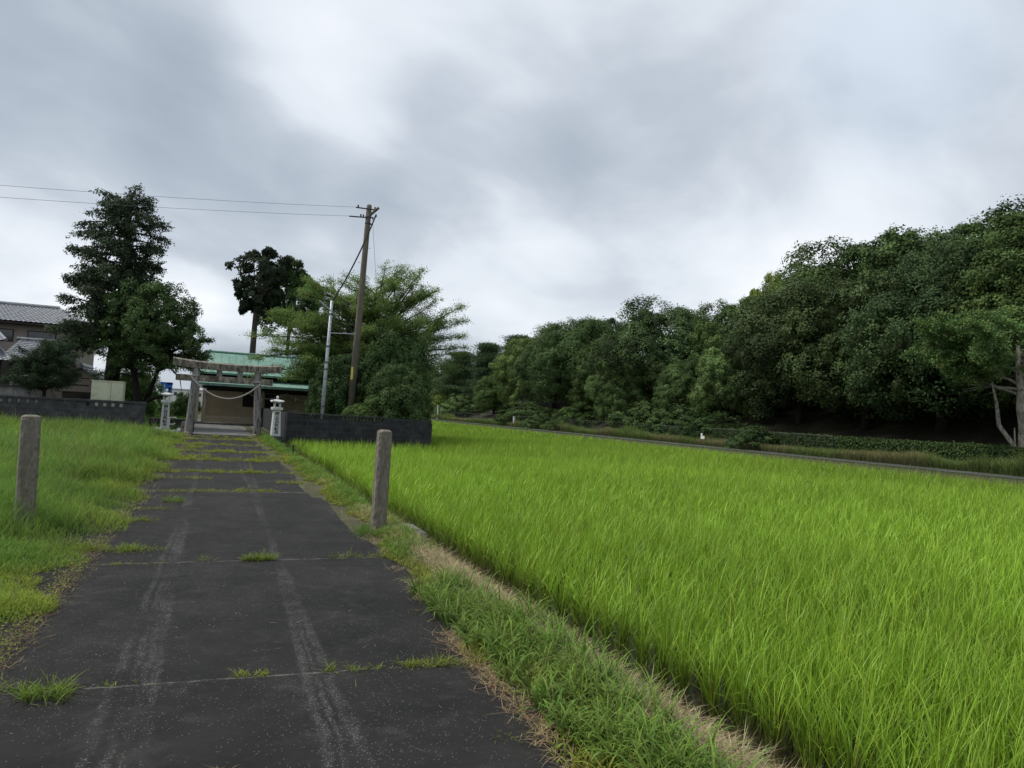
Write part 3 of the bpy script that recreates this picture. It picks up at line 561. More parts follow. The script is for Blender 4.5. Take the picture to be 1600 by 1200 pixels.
# ------------------------------------------------------------------ trees
def fib(n, up=-0.25):
    i = np.arange(n)+0.5; z = 1-(1-up)*i/n; ph = i*2.39996+rng.random()*6; r = np.sqrt(np.maximum(0, 1-z*z)); return np.stack([r*np.cos(ph), r*np.sin(ph), z], 1)
def dome_crown(seed, rx, ry, rz, cz, lobes, sub, per, leaf, low=-0.75, col=(0.045, 0.075, 0.03), lobe_r=0.34, droop=0.0, narrow_top=0.0, flat=0.0):
    """cauliflower crown of evergreen broadleaf trees: lobes carrying sub-clumps carrying leaves"""
    global rng
    old = rng; rng = np.random.default_rng(seed)
    d = fib(lobes, low)+rng.normal(0, 0.10, (lobes, 3)); d = unit(d); sc = np.array([rx, ry, rz])
    rr = rng.uniform(0.52, 0.92, (lobes, 1)); c = d*rr*sc
    c[:, :2] *= (1-narrow_top*np.clip(c[:, 2:3]/rz, -0.3, 1))
    R = min(rx, rz)*lobe_r*rng.uniform(0.55, 1.45, lobes)
    ld = unit(rng.normal(0, 1, (lobes, sub, 3))+d[:, None, :]*0.9+np.array([0, 0, 0.45])); sc2 = c[:, None, :]+ld*(R[:, None, None]*rng.uniform(0.7, 1.05, (lobes, sub, 1)))*np.array([1, 1, 1-flat])
    sR = R[:, None]*rng.uniform(0.20, 0.36, (lobes, sub)); tone = rng.normal(1, 0.18, (lobes, 1))*rng.normal(1, 0.22, (lobes, sub))
    hue = rng.normal(0, 0.045, (lobes, sub))+rng.normal(0, 0.03, (lobes, 1))
    m = lobes*sub; C0 = np.repeat(sc2.reshape(m, 3), per, 0); LD = np.repeat(ld.reshape(m, 3), per, 0); SR = np.repeat(sR.reshape(m), per); T = np.repeat(tone.reshape(m), per); H = np.repeat(hue.reshape(m), per)
    n = m*per; dd = unit(rng.normal(0, 1, (n, 3))+LD*0.7+np.array([0, 0, 0.3])); P = C0+dd*(SR*rng.uniform(0.4, 1.12, n))[:, None]*np.array([1, 1, 1-0.5*flat])
    Nn = unit(dd+LD*0.5+rng.normal(0, 0.27, (n, 3))); U = unit(np.cross(Nn, rng.normal(0, 1, (n, 3)))+dd*0.25-np.array([0, 0, droop]))
    ex = np.stack([T*(1+H), T*(1+0.35*H), T*(1-0.3*H)], 1)
    V, C = leafq(P, U, Nn, leaf*(1+rng.normal(0, 0.2, n)), leaf*0.62, np.array(col), 0.09, 0.03, ex)
    V = V+np.array([0, 0, cz]); rng = old
    return V, C, c+np.array([0, 0, cz])
def trunk_mb(base_r, top, tips, r_tip=0.03, lean=(0, 0), fork=0.45, sides=7, start=0):
    b = MB(); t = []; n = 7
    for i in range(n): q = i/(n-1); t.append((lean[0]*q**1.4+random.gauss(0, 0.04), lean[1]*q**1.4+random.gauss(0, 0.04), start+(top-start)*q-0.15*(i == 0)))
    t[0] = (0, 0, start-0.2); b.tube(t, [base_r*(1.25 if i == 0 else 1)*(1-0.72*i/(n-1)) for i in range(n)], sides+3, jit=0.06)
    for tp in tips:
        q = min(0.95, max(fork, random.uniform(fork, 0.95))); k = q*(n-1); i = int(k); f = k-i; a = Vector(t[i])*(1-f)+Vector(t[min(i+1, n-1)])*f; z = Vector(tp)
        if z.z < a.z: a = Vector(t[max(1, int(fork*(n-1)))])
        mid = a.lerp(z, 0.5)+Vector((random.gauss(0, .12), random.gauss(0, .12), 0.10*(z-a).length)); r0 = base_r*(1-0.72*q)*0.5
        pts = [a, a.lerp(mid, .5)+Vector((0, 0, .03*(z-a).length)), mid, mid.lerp(z, .55), z]
        b.tube([tuple(p) for p in pts], [r0, r0*.8, r0*.6, r0*.42, r_tip], sides, cap=False)
    return b

def tree_obj(name, loc, label, cat, V, C, tb, bark, group=None, tint=(1, 1, 1, 1), rz=0, sc=(1, 1, 1), leafm='leaf'):
    r = empty(name, loc, label, cat, group, rz); r.scale = sc
    t = tb.build('trunk', M[bark], r, smooth=True); c = quads_obj('crown', V, C, M[leafm], r); c.color = tint; return r
def copy_tree(src, loc, label, rz, sc, tint, name=None, group=None):
    r = src.copy(); link(r); r.location = loc; r.rotation_euler = (0, 0, rz); r.scale = sc; r['label'] = label
    if name: r.name = name
    if group: r['group'] = group
    for ch in list(src.children):
        c = ch.copy(); link(c); c.parent = r
        if ch.name.startswith('crown'): c.color = tint
    return r

def hillz(x): return 0.1+KF*float(np.interp(x/KF, [36, 39, 41, 43, 46, 50, 58, 70, 95], [0, 0, 0.15, 0.5, 1.4, 2.8, 5.6, 9.0, 14]))-0.25
def forest():
    # six crown forms, each about 10 m high at scale 1
    spec = [dict(seed=101, rx=4.6, ry=4.6, rz=5.0, cz=5.2, lobes=46, sub=32, per=62, leaf=0.18, col=(0.105, 0.150, 0.058)),
            dict(seed=102, rx=4.9, ry=4.4, rz=4.7, cz=5.1, lobes=38, sub=34, per=64, leaf=0.19, col=(0.092, 0.130, 0.056), lobe_r=0.38),
            dict(seed=103, rx=4.2, ry=4.6, rz=5.2, cz=5.3, lobes=54, sub=28, per=60, leaf=0.175, col=(0.118, 0.160, 0.055), lobe_r=0.30, narrow_top=0.15),
            dict(seed=104, rx=4.8, ry=4.8, rz=4.6, cz=5.6, lobes=30, sub=40, per=62, leaf=0.185, col=(0.105, 0.155, 0.058), lobe_r=0.36, flat=0.45, low=-0.35)]
    protos = []
    for s in spec:
        V, C, tips = dome_crown(**s)
        tb = trunk_mb(0.30, s['cz']+2.0, [tuple(p) for p in tips[::3]], fork=0.3)
        protos.append((V, C, tb))
    made = {}
    GREEN = (0.95, 1.06, 0.82, 1); DARK = (0.70, 0.79, 0.70, 1); BROWN = (0.80, 0.80, 0.76, 1); LIGHT = (1.3, 1.35, 1.2, 1); YEL = (1.7, 1.6, 0.95, 1); MID = (0.84, 0.92, 0.80, 1); PALE = (1.25, 1.38, 1.35, 1)
    # (kind, x, y, height, width factor, tint, label)
    T = [
     # skyline row on the hill, right to left
     (1, 60, 37.5, 13.4, 1.15, DARK, 'dark tall evergreen at the top right corner of the wooded hill'),
     (0, 60.5, 45, 13.4, 1.1, MID, 'broad evergreen on the hill skyline, second from the right edge'),
     (2, 61, 52.5, 12.8, 1.1, DARK, 'dark evergreen on the hill skyline, third from the right edge'),
     (0, 60, 60, 12.6, 1.05, MID, 'rounded evergreen on the skyline above the brownish tree'),
     (2, 60, 68, 13.2, 0.75, YEL, 'bright yellow-green narrow crown on the skyline, lightest in the wood'),
     (1, 59, 76, 8.6, 0.95, MID, 'green tree on the left shoulder of the big hill of trees'),
     (2, 60, 88, 7.6, 1.0, MID, 'mid green tree low in the dip of the skyline'),
     (0, 59, 104, 11.5, 1.1, DARK, 'dark tree behind the big round dome on its left'),
     (1, 59, 122, 12.0, 1.1, MID, 'rounded tree behind the light vine-covered tree'),
     # middle row
     (2, 54, 35, 13.2, 1.1, DARK, 'dark evergreen high above the pale trunked tree'),
     (1, 54, 42, 12.8, 1.1, DARK, 'dark evergreen halfway up the hill, left of the pale trunked tree'),
     (0, 55, 49.5, 14.4, 1.1, MID, 'evergreen halfway up the hill behind the right brownish crown'),
     (2, 54, 57, 12.6, 1.05, MID, 'green evergreen halfway up the hill behind the left brownish crown'),
     (0, 53.5, 65.5, 11.2, 0.95, GREEN, 'fresh green tree sloping down the left side of the hill'),
     (1, 54, 74, 9.6, 1.0, GREEN, 'green tree in the gap right of the big round dome'),
     # front row
     (2, 48.5, 31.5, 11.5, 1.05, DARK, 'nearest dark tree directly behind the pale trunked tree'),
     (1, 48, 37.5, 11.6, 1.1, DARK, 'dark drooping tree over the black forest floor at right'),
     (0, 48.0, 44.0, 11.8, 1.05, BROWN, 'right half of the large dark brownish pair of crowns'),
     (1, 48.0, 51.0, 11.8, 1.15, BROWN, 'left half of the large dark brownish pair of crowns'),
     (2, 46.5, 59.0, 8.6, 0.95, PALE, 'pale grey-green tree at the left foot of the brownish crowns'),
     (0, 47, 66, 6.8, 1.0, MID, 'low green tree between the big dome and the pale tree'),
     (1, 49.5, 75.5, 12.6, 1.15, MID, 'big round dome shaped evergreen in the middle of the wood'),
     (0, 45, 76.5, 7.6, 0.95, LIGHT, 'low light green tree in front of the big round dome'),
     (2, 47.5, 85, 8.8, 1.1, DARK, 'low dark tree at the left foot of the big round dome'),
     (0, 49.5, 93.5, 12.4, 1.15, DARK, 'dark evergreen left of the big round dome'),
     (1, 49.0, 103, 11.6, 1.05, MID, 'dull olive evergreen, second tree left of the big dome'),
     (2, 48.5, 112, 11.4, 1.0, LIGHT, 'light green vine covered tree beside the pines'),
     (0, 46, 121, 6.6, 1.1, GREEN, 'low rounded green tree at the foot of the pines'),
     (1, 49, 158, 9.6, 1.3, GREEN, 'green tree far down the field, next left of the pines'),
     (2, 47, 172, 9.5, 1.3, GREEN, 'far green tree showing left of the pines, middle one'),
     (0, 46, 188, 9.8, 1.4, YEL, 'far yellowish tree just right of the roadside bush mass'),
     (1, 45, 150, 4.6, 1.3, YEL, 'low yellow-green bush like tree far away at the field end'),
     (2, 43, 205, 10.5, 1.6, GREEN, 'farthest green tree behind the end of the dark wall'),
     (0, 38, 225, 11.5, 1.8, GREEN, 'far green tree hidden mostly behind the spreading tree'),
     ]
    for i, (k, x, y, h, wf, tint, lab) in enumerate(T):
        x *= KF; y *= KF; s = (h*KF+0.18)/10.3; zb = hillz(x); rz = random.uniform(0, 6.28); jt = random.uniform(0.95, 1.05); sc = (s*wf, s*wf, s)
        if k not in made:
            V, C, tb = protos[k]; made[k] = tree_obj('evergreen_tree', (x, y, zb), lab, 'tree', V, C, tb, 'darkbark', 'trees of the hillside wood', tint, rz, sc)
        else: copy_tree(made[k], (x, y, zb), lab, rz, sc, tint, 'evergreen_tree')
    # undergrowth at the wood's edge
    B = [(42.9, 61.5, 2.6, 1.3, MID, 'dark bush at the wood edge right of the white sign'), (43.3, 68.5, 2.8, 1.5, MID, 'dark bush at the wood edge behind the white sign'), (43.5, 84, 2.6, 1.6, GREEN, 'green bush under the big dome tree'), (43.2, 99, 2.6, 1.8, MID, 'dull bush beyond the fence under the olive tree'), (43.5, 132, 3.4, 1.8, LIGHT, 'light green bush beyond the fence under the pines'), (43.5, 146, 3.2, 1.8, YEL, 'yellowish bush beyond the fence, left of the pines'),
         (42.6, 55.5, 2.2, 1.6, DARK, 'dark bush in the black shade below the brownish crowns'), (40.2, 47.5, 1.75, 1.7, DARK, 'dark rounded bush growing through the fence beside the road'), (40.0, 88.0, 1.9, 1.7, MID, 'dark green bush swallowing the fence by the white marker'), (40.0, 82, 1.6, 1.5, MID, 'second bush swallowing the fence, right of the white marker')]
    for (x, y, h, wf, tint, lab) in B:
        x *= KF; y *= KF; s = h*KF/2.9; q = (s*wf*0.9, s*wf*random.uniform(0.9, 1.6), s)
        if 'bush' not in made:
            V, C, tips = dome_crown(61, 1.7, 1.7, 1.6, 1.3, 16, 16, 46, 0.15, low=-0.6, col=(0.085, 0.125, 0.048), lobe_r=0.55)
            made['bush'] = tree_obj('edge_bush', (x, y, hillz(x)-0.1), lab, 'bush', V, C, trunk_mb(0.06, 1.5, [tuple(p) for p in tips[::2]], 0.01), 'darkbark', 'bushes along the edge of the wood', tint, 0.4, q)
        else: copy_tree(made['bush'], (x, y, hillz(x)-0.1), lab, random.uniform(0, 6.28), q, tint, 'edge_bush')
    # pines: layered flat needle pads
    def pine(name, x, y, h, lab, seed, tint=(1, 1, 1, 1), w=1.0):
        random.seed(seed); global rng; old = rng; rng = np.random.default_rng(seed)
        tips = []
        for i in range(26):
            q = (i+0.5)/26; z = h*(0.25+0.73*q); rad = h*0.30*w*(1-0.72*q**1.5)*random.uniform(0.6, 1.1); a = i*2.4+random.random(); tips.append((rad*math.cos(a), rad*math.sin(a), z))
        tips.append((0, 0, h)); P_, U_, N_, T_ = [], [], [], []
        for tp in tips:
            pads = 9
            for _ in range(pads):
                c = np.array(tp)*np.array([random.uniform(0.4, 1.12)]*2+[1])+np.array([random.gauss(0, .35), random.gauss(0, .35), random.gauss(0, .18)]); n = 150; th = rng.normal(1, .18)
                d = rng.normal(0, 1, (n, 3))*np.array([0.55, 0.55, 0.16]); P_.append(c+d); U_.append(unit(d*np.array([1, 1, 0.5])+np.array([0, 0, 0.5])+rng.normal(0, .3, (n, 3)))); N_.append(unit(rng.normal(0, 1, (n, 3)))); T_.append(np.full(n, th))
        P, U, Nn, T1 = map(np.concatenate, (P_, U_, N_, T_)); V, C = leafq(P, U, Nn, 0.34, 0.09, np.array((0.085, 0.13, 0.065)), 0.15, 0.05, T1[:, None]*np.ones((1, 3)))
        rng = old; return tree_obj(name, (x, y, hillz(x)), lab, 'pine tree', V, C, trunk_mb(0.22, h*0.97, tips[::2], fork=0.25), 'bark', 'pines at the far end of the wood', tint)
    p1 = pine('pine_tree', 49*KF, 133*KF, 12.2*KF, 'dark layered pine tree with horizontal boughs, middle of the three pines', 5, w=1.1)
    copy_tree(p1, (50*KF, 121*KF, hillz(50*KF)), 'tall pine with feathery top above the vine covered tree, rightmost pine', 2, (1.05, 1.05, 1.02), (1, 1, 1, 1), 'pine_tree')
    copy_tree(p1, (48*KF, 146*KF, hillz(48*KF)), 'leftmost pine, loose boughs against the sky', 4, (1.1, 1.1, 0.95), (1.1, 1.1, 1, 1), 'pine_tree')
forest()

def spray_crown(limbs, twigs, leaves, leaf, col, spread=0.5, droop=0.2, start=0.35, thick=0.12, var=0.15, twl=0.9, up=0.2, tonev=0.15):
    """leaves carried on side twigs along curved limbs; limbs are lists of points. returns V, C, twig lines"""
    P_, U_, N_, E_ = [], [], [], []; tw = []
    for L in limbs:
        L = np.array(L); n = len(L)
        tl = np.linalg.norm(L[-1]-L[0])
        for k in range(max(2, int(twigs*tl))):
            q = start+(1-start)*random.random()**0.8; t = q*(n-1); i = min(int(t), n-2); p = L[i]*(1-(t-i))+L[i+1]*(t-i); d = unit((L[i+1]-L[i])[None])[0]
            side = np.random.default_rng(random.randrange(1 << 30)).normal(0, 1, 3); side[2] = side[2]*0.5+up; v = unit((d*0.8+side*spread*1.5)[None])[0]; ln = twl*(1.15-0.6*q)*random.uniform(0.5, 1.2)
            e = p+v*ln-np.array([0, 0, droop*ln*0.5]); tw.append((p, e))
            m = max(4, int(leaves*ln)); s = rng.random(m)**0.7; pts = p+(e-p)*s[:, None]-np.array([0, 0, 1])*(droop*ln*(s**2)*0.5)[:, None]+rng.normal(0, thick, (m, 3))*np.array([1, 1, 0.6])
            P_.append(pts); U_.append(unit(v+rng.normal(0, 0.7, (m, 3))-np.array([0, 0, droop]))); N_.append(unit(rng.normal(0, 0.6, (m, 3))+np.array([0, 0, 1]))); t_ = max(0.5, random.gauss(1, tonev)); E_.append(np.full((m, 3), t_)*np.array([1+random.gauss(0, .08), 1, 1]))
    P, U, Nn, E = map(np.concatenate, (P_, U_, N_, E_)); V, C = leafq(P, U, Nn, leaf*(1+rng.normal(0, 0.2, len(P))), leaf*0.55, np.array(col), var, 0.06, E); return V, C, tw
def arc(a, az, el, ln, bend, n=6, wob=0.06):
    """limb leaving a at azimuth az and elevation el, bending by bend radians towards (+)up or (-)down"""
    p = np.array(a, float); pts = [p.copy()]; st = ln/(n-1)
    for i in range(n-1):
        e = el+bend*i/(n-2); az += random.gauss(0, wob); p = p+st*np.array([math.sin(az)*math.cos(e), math.cos(az)*math.cos(e), math.sin(e)]); pts.append(p.copy())
    return pts
def limb_tubes(b, limbs, r0, r1=0.012, sides=6):
    for L in limbs:
        k = len(L); b.tube([tuple(p) for p in L], [r0*(1-i/(k-1))**1.1+r1 for i in range(k)], sides, cap=False)

def near_trees():
    # 1. tall conifer with heavy drooping boughs, left
    random.seed(11)
    base = (-4.25, 40.0, 0); H_ = 11.3; limbs = []
    for i in range(104):
        q = (i+0.5)/104; z = 3.7+7.2*q; ln = (1.30+1.75*(1-q)**0.75)*random.uniform(0.55, 1.12)*(1-0.35*max(0, q-0.9)*10); az = i*2.39996+random.gauss(0, .25)
        a = math.sin(az)
        if a > 0: ln *= 0.86
        limbs.append(arc((0.28*q, 0, z), az, random.uniform(-0.05, 0.35), ln, random.uniform(-0.5, 0.1)))
    limbs.append(arc((0.25, 0, 10.6), 0.5, 1.2, 1.0, 0)); limbs.append(arc((0.25, 0, 10.3), -1.6, 0.75, 1.5, -0.4)); limbs.append(arc((0.25, 0, 10.3), 1.7, 0.8, 1.3, -0.5))
    V, C, tw = spray_crown(limbs, 13, 92, 0.115, (0.070, 0.098, 0.055), 0.55, 0.75, 0.28, 0.085, twl=0.50, up=-0.05, tonev=0.18)
    b = MB(); b.tube([(0, 0, -0.1), (0.03, 0, 1.0), (0.08, 0, 3), (0.2, 0, 6), (0.28, 0, 9), (0.28, 0, 11)], [0.50, 0.38, 0.31, 0.22, 0.12, 0.03], 12, jit=0.05); limb_tubes(b, limbs, 0.05)
    r = tree_obj('conifer_tree', base, 'tall dark conifer with drooping boughs rising behind the cream box', 'tree', V, C, b, 'darkbark')
    # 2. round spreading tree beside it
    random.seed(12); limbs = []; b = MB()
    st = [[(0, 0, -0.1), (0.10, 0, 0.8), (-0.05, 0, 1.6), (-0.25, 0, 2.6), (-0.2, 0, 3.5)], [(0.1, 0, 0.9), (0.45, 0.1, 1.5), (0.75, 0.1, 2.6), (1.0, 0.1, 3.5)], [(0.1, 0, 1.0), (0.7, -0.1, 1.35), (1.25, -0.2, 1.5), (1.35, -0.2, 1.9)]]
    b.tube(st[0], [0.26, 0.2, 0.17, 0.13, 0.07], 9, jit=0.06); b.tube(st[1], [0.16, 0.13, 0.10, 0.06], 8); b.tube(st[2], [0.10, 0.09, 0.07, 0.05], 7)
    for i in range(78):
        s = st[i % 2]; q = random.uniform(0.66, 1.0); k = q*(len(s)-1); j = min(int(k), len(s)-2); a = np.array(s[j])*(1-(k-j))+np.array(s[j+1])*(k-j)
        az = i*2.39996; el = random.choice([0.22, 0.4, 0.65, 0.95, 1.3]); ln = random.uniform(1.8, 3.0)*(1-0.16*el)*(0.95 if math.sin(az) > 0 else 0.8); limbs.append(arc(a, az, el, ln, -0.45))
    limb_tubes(b, limbs, 0.045)
    b.tube([(0.8, -0.3, 2.9), (1.35, -0.3, 2.75), (1.75, -0.3, 2.3), (1.85, -0.3, 1.75)], [0.04, 0.035, 0.025, 0.012], 6)
    V, C, tw = spray_crown(limbs, 9, 130, 0.085, (0.080, 0.130, 0.046), 0.6, 0.15, 0.34, 0.09, twl=0.55, up=0.35, tonev=0.2)
    Vd, Cd, _t = dome_crown(37, 2.35, 2.2, 1.45, 4.85, 34, 22, 46, 0.10, low=-0.7, col=(0.085, 0.135, 0.048), lobe_r=0.42); Vd = Vd+np.array([0.35, 0, 0]); V = np.concatenate([V, Vd]); C = np.concatenate([C, Cd])
    tree_obj('broadleaf_tree', (-2.95, 38.6, 0), 'round spreading green tree with forked trunk beside the tall conifer', 'tree', V, C, b, 'darkbark')
    # 3. slim dark tree with dense clumped head behind the shrine
    V, C, tips = dome_crown(31, 1.8, 1.7, 2.05, 0, 22, 12, 40, 0.20, low=-0.9, col=(0.05, 0.068, 0.040), lobe_r=0.33, droop=0.3); V = V+np.array([0.15, 0, 10.1])
    V2, C2, t2 = dome_crown(32, 0.85, 0.9, 1.0, 0, 9, 20, 50, 0.16, low=-0.9, col=(0.05, 0.068, 0.040), droop=0.3); V2 = V2+np.array([-0.35, 0, 8.4]); V3 = V2*np.array([0.7, 0.7, 0.8])+np.array([1.35, 0, 1.1])
    tb = MB(); tb.tube([(0, 0, -0.2), (0, 0, 4), (0.03, 0, 8), (0.25, 0, 11.5)], [0.26, 0.22, 0.16, 0.05], 9, jit=.05)
    for p in tips: tb.tube([(0.05, 0, 8.3), (0.5*p[0], 0.5*p[1], 9.3+0.3*p[2]), (p[0]+.15, p[1], p[2]+10.1)], [0.08, 0.05, 0.02], 6, cap=False)
    tree_obj('slender_tree', (2.75, 55, 0), 'slim tree with dark clumped head and bare trunk behind the shrine', 'tree', np.concatenate([V, V2, V3]), np.concatenate([C, C2, C2]), tb, 'bark')
    # 4. rounded tree between it and the spreading tree
    V, C, tips = dome_crown(33, 2.3, 2.2, 2.6, 9.1, 34, 24, 50, 0.17, low=-0.9, col=(0.078, 0.125, 0.045), lobe_r=0.30)
    tree_obj('round_tree', (5.2, 57, 0), 'rounded green tree just right of the slim dark tree', 'tree', V, C, trunk_mb(0.22, 10, [tuple(p) for p in tips[::3]], fork=0.6), 'bark')
    # 5. wide spreading tree with ascending sprays behind the right wall
    random.seed(15); limbs = []; b = MB()
    stems = [[(0, 0, -0.1), (-0.5, 0, 1.4), (-1.2, 0.1, 2.8), (-2.0, 0.2, 4.3), (-2.9, 0.2, 6.0)], [(0, 0, 0), (0.1, 0.1, 1.8), (0.15, 0.1, 3.4), (0.2, 0.1, 5.4), (0.4, 0, 8.1)], [(0, 0, 0), (0.6, 0, 1.6), (1.4, 0, 2.9), (2.3, -0.1, 4.6), (3.1, -0.1, 6.4)], [(0.1, 0, 1.0), (0.6, 0.4, 2.8), (1.2, 0.7, 4.8), (1.8, 0.8, 7.6)], [(0, 0, 1.0), (-0.6, -0.4, 2.8), (-1.0, -0.7, 4.8), (-1.4, -0.9, 7.1)]]
    for s in stems: b.tube(s, [0.24, 0.19, 0.15, 0.10, 0.05][:len(s)], 8, jit=0.05)
    def stempt(s, q):
        k = q*(len(s)-1); j = min(int(k), len(s)-2); return np.array(s[j])*(1-(k-j))+np.array(s[j+1])*(k-j)
    for i in range(250):
        s = stems[i % 5]; q = random.uniform(0.42, 1.0); a = stempt(s, q); az = random.choice([PI/2, -PI/2, PI/2, -PI/2, random.uniform(0, 6.28)])+random.gauss(0, 0.5)
        hgt = a[2]/8.1; el = random.uniform(0.05, 0.40)+0.55*hgt*random.random(); right_ = math.sin(az) > 0
        ln = random.uniform(1.9, 3.7)*(1.0-0.25*hgt)
        if not right_: el = el*0.7; ln *= 1.04
        limbs.append(arc(a, az, el, ln, random.uniform(0.0, 0.30) if right_ else random.uniform(-0.35, 0.1)))
    # long thin outer sprays that show against the sky
    for (sx, sz, az, el, ln) in ((2.6, 5.4, 1.45, 0.10, 3.6), (2.3, 4.6, 1.6, 0.02, 3.4), (3.0, 5.8, 1.5, 0.30, 2.9), (2.0, 6.4, 1.4, 0.55, 2.7), (1.2, 6.6, 1.0, 0.95, 2.4), (0.5, 7.6, 0.6, 1.15, 2.3), (0.9, 7.4, 1.0, 0.9, 2.5), (1.7, 7.3, 1.3, 0.95, 2.3), (-1.2, 6.8, -0.9, 1.0, 2.2), (2.9, 6.2, 1.4, 0.45, 3.0), (2.4, 3.9, 1.6, -0.05, 3.0), (-0.3, 6.4, 0.1, 1.25, 1.9), (2.9, 4.9, 1.4, 0.06, 3.1), (1.8, 6.9, 1.3, 0.75, 2.2), (-2.8, 4.9, -1.5, 0.10, 3.3), (-2.6, 4.2, -1.6, -0.05, 3.4), (-2.4, 3.6, -1.6, -0.15, 3.6), (-2.6, 5.4, -1.5, 0.3, 2.4), (-1.2, 3.4, -1.9, -0.05, 3.0)):
        limbs.append(arc((sx, random.uniform(-.5, .3), sz), az, el, ln, 0.15 if az > 0 else -0.2))
    limb_tubes(b, limbs, 0.045, 0.008)
    V, C, tw = spray_crown(limbs, 9.0, 100, 0.085, (0.18, 0.265, 0.075), 0.60, 0.05, 0.20, 0.13, twl=0.68, up=0.35, tonev=0.18)
    tb = b
    for p, e in tw[::2]: tb.tube([tuple(p), tuple(e)], [0.008, 0.004], 3, cap=False)
    tree_obj('spreading_tree', (8.0, 41.5, 0), 'wide spreading tree with feathery upswept branches behind the dark wall', 'tree', V, C, tb, 'bark', leafm='thinleaf')
    # evergreen shrubs packed around its foot, each its own plant
    V0, C0, tips = dome_crown(41, 1.6, 1.4, 1.6, 1.55, 24, 26, 55, 0.105, low=-0.85, col=(0.085, 0.13, 0.045), lobe_r=0.42)
    sh = tree_obj('evergreen_shrub', (8.0, 33.6, 0.0), 'dense dark evergreen shrub directly behind the wall under the utility pole', 'shrub', V0, C0, trunk_mb(0.08, 1.6, [tuple(p) for p in tips[::3]], 0.01), 'darkbark', 'evergreen shrubs inside the walled yard', sc=(0.85, 0.7, 0.80))
    for (x, y, sx, sz, lab, tint) in ((6.35, 33.3, 0.50, 0.46, 'leafy shrub spilling over the wall right of the metal pole', (1.3, 1.3, 1.1, 1)), (8.3, 34.0, 0.80, 1.05, 'tall dark shrub at the right end of the wall', (0.95, 1, 1, 1)), (8.5, 37.0, 1.05, 1.5, 'largest dark shrub behind the wall, right of the utility pole', (0.8, 0.9, 0.9, 1)), (6.7, 37.4, 1.0, 1.20, 'dark shrub in the shade left of the utility pole', (0.7, 0.8, 0.85, 1)), (5.7, 38.0, 0.65, 0.9, 'dark shrub left of the metal pole beside the shrine hall', (0.75, 0.85, 0.85, 1)), (9.6, 40.5, 1.1, 1.65, 'tall dark shrub under the spreading tree', (0.8, 0.95, 0.85, 1))):
        copy_tree(sh, (x, y, 0), lab, random.uniform(0, 6.28), (sx, sx*0.9, sz), tint, 'evergreen_shrub')
    # pale trunked tree at the right edge of the picture
    random.seed(19); limbs = []; b = MB()
    main = [(0, 0, -0.3), (-0.05, 0, 1.2), (-0.1, 0, 2.4), (-0.3, 0, 3.4), (-0.4, 0, 4.3), (-0.55, 0.1, 5.6), (-0.6, 0.1, 6.8)]
    b.tube(main, [0.34, 0.27, 0.24, 0.27, 0.20, 0.14, 0.08], 10, jit=0.12)
    b.tube([(0.0, -0.3, 0.1), (-0.35, 0.4, 1.4), (-0.8, 0.9, 2.4), (-0.75, 1.1, 3.6), (-0.95, 1.3, 4.9)], [0.13, 0.12, 0.11, 0.085, 0.03], 8, jit=0.1)
    b.tube([(0.0, 0.2, 0.2), (-0.3, 0.3, 1.2), (-0.25, 0.4, 2.3)], [0.07, 0.055, 0.03], 7)
    for k, (z, az, el, ln) in enumerate([(4.1, -0.35, 0.35, 2.6), (4.4, -0.2, 0.12, 4.2), (4.6, 0.1, 0.55, 2.4), (5.0, 2.9, 0.7, 2.0), (5.3, -0.5, 0.5, 2.2), (5.5, 3.3, 0.4, 2.4), (5.9, 1.5, 0.6, 2.0)]):
        L_ = arc((-0.45, 0.05, z), az, el, ln, random.uniform(-0.4, 0.2), n=9, wob=0.30); limb_tubes(b, [L_], 0.085, 0.012)
        for j in (2, 3, 4): limb_tubes(b, [arc(L_[j], az+random.gauss(0, .8), el+random.gauss(0, .3), ln*0.35, 0.1, wob=0.2)], 0.03, 0.006)
    lm = []
    for i in range(34): lm.append(arc((-0.5, 0.2, random.uniform(4.9, 7.6)), random.gauss(-0.3, 1.3), random.uniform(0.0, 0.6), random.uniform(2.0, 5.6), -0.25))
    V, C, tw = spray_crown(lm, 10, 75, 0.15, (0.125, 0.20, 0.065), 0.5, 0.1, 0.3, 0.13, twl=0.9, up=0.25, tonev=0.2)
    tree_obj('pale_trunk_tree', (41.4*KF, 27.3*KF, 0.3), 'tree with bare pale twisted trunk and layered green foliage at right edge', 'tree', V, C, b, 'palebark', sc=(KF, KF, KF))
    # garden shrub in front of the house, hedge bushes left
    random.seed(21); lm = [arc((0, 0, random.uniform(0.3, 1.7)), i*2.4, random.uniform(0.0, 0.6), random.uniform(0.8, 1.5), 0.1) for i in range(44)]+[arc((0.2, 0, 1.6), i*2.4, 1.0, 0.9, 0) for i in range(6)]
    V, C, tw = spray_crown(lm, 22, 190, 0.055, (0.055, 0.085, 0.045), 0.6, 0.2, 0.2, 0.07, twl=0.4, up=0.2, tonev=0.2); b = MB(); b.tube([(0, 0, -1.1), (0, 0, 1.7)], [0.09, 0.04], 7); limb_tubes(b, lm, 0.02, 0.006, 5)
    tree_obj('garden_pine', (-6.25, 36.2, 1.05), 'dark layered garden tree in front of the tiled house', 'tree', V, C, b, 'darkbark')
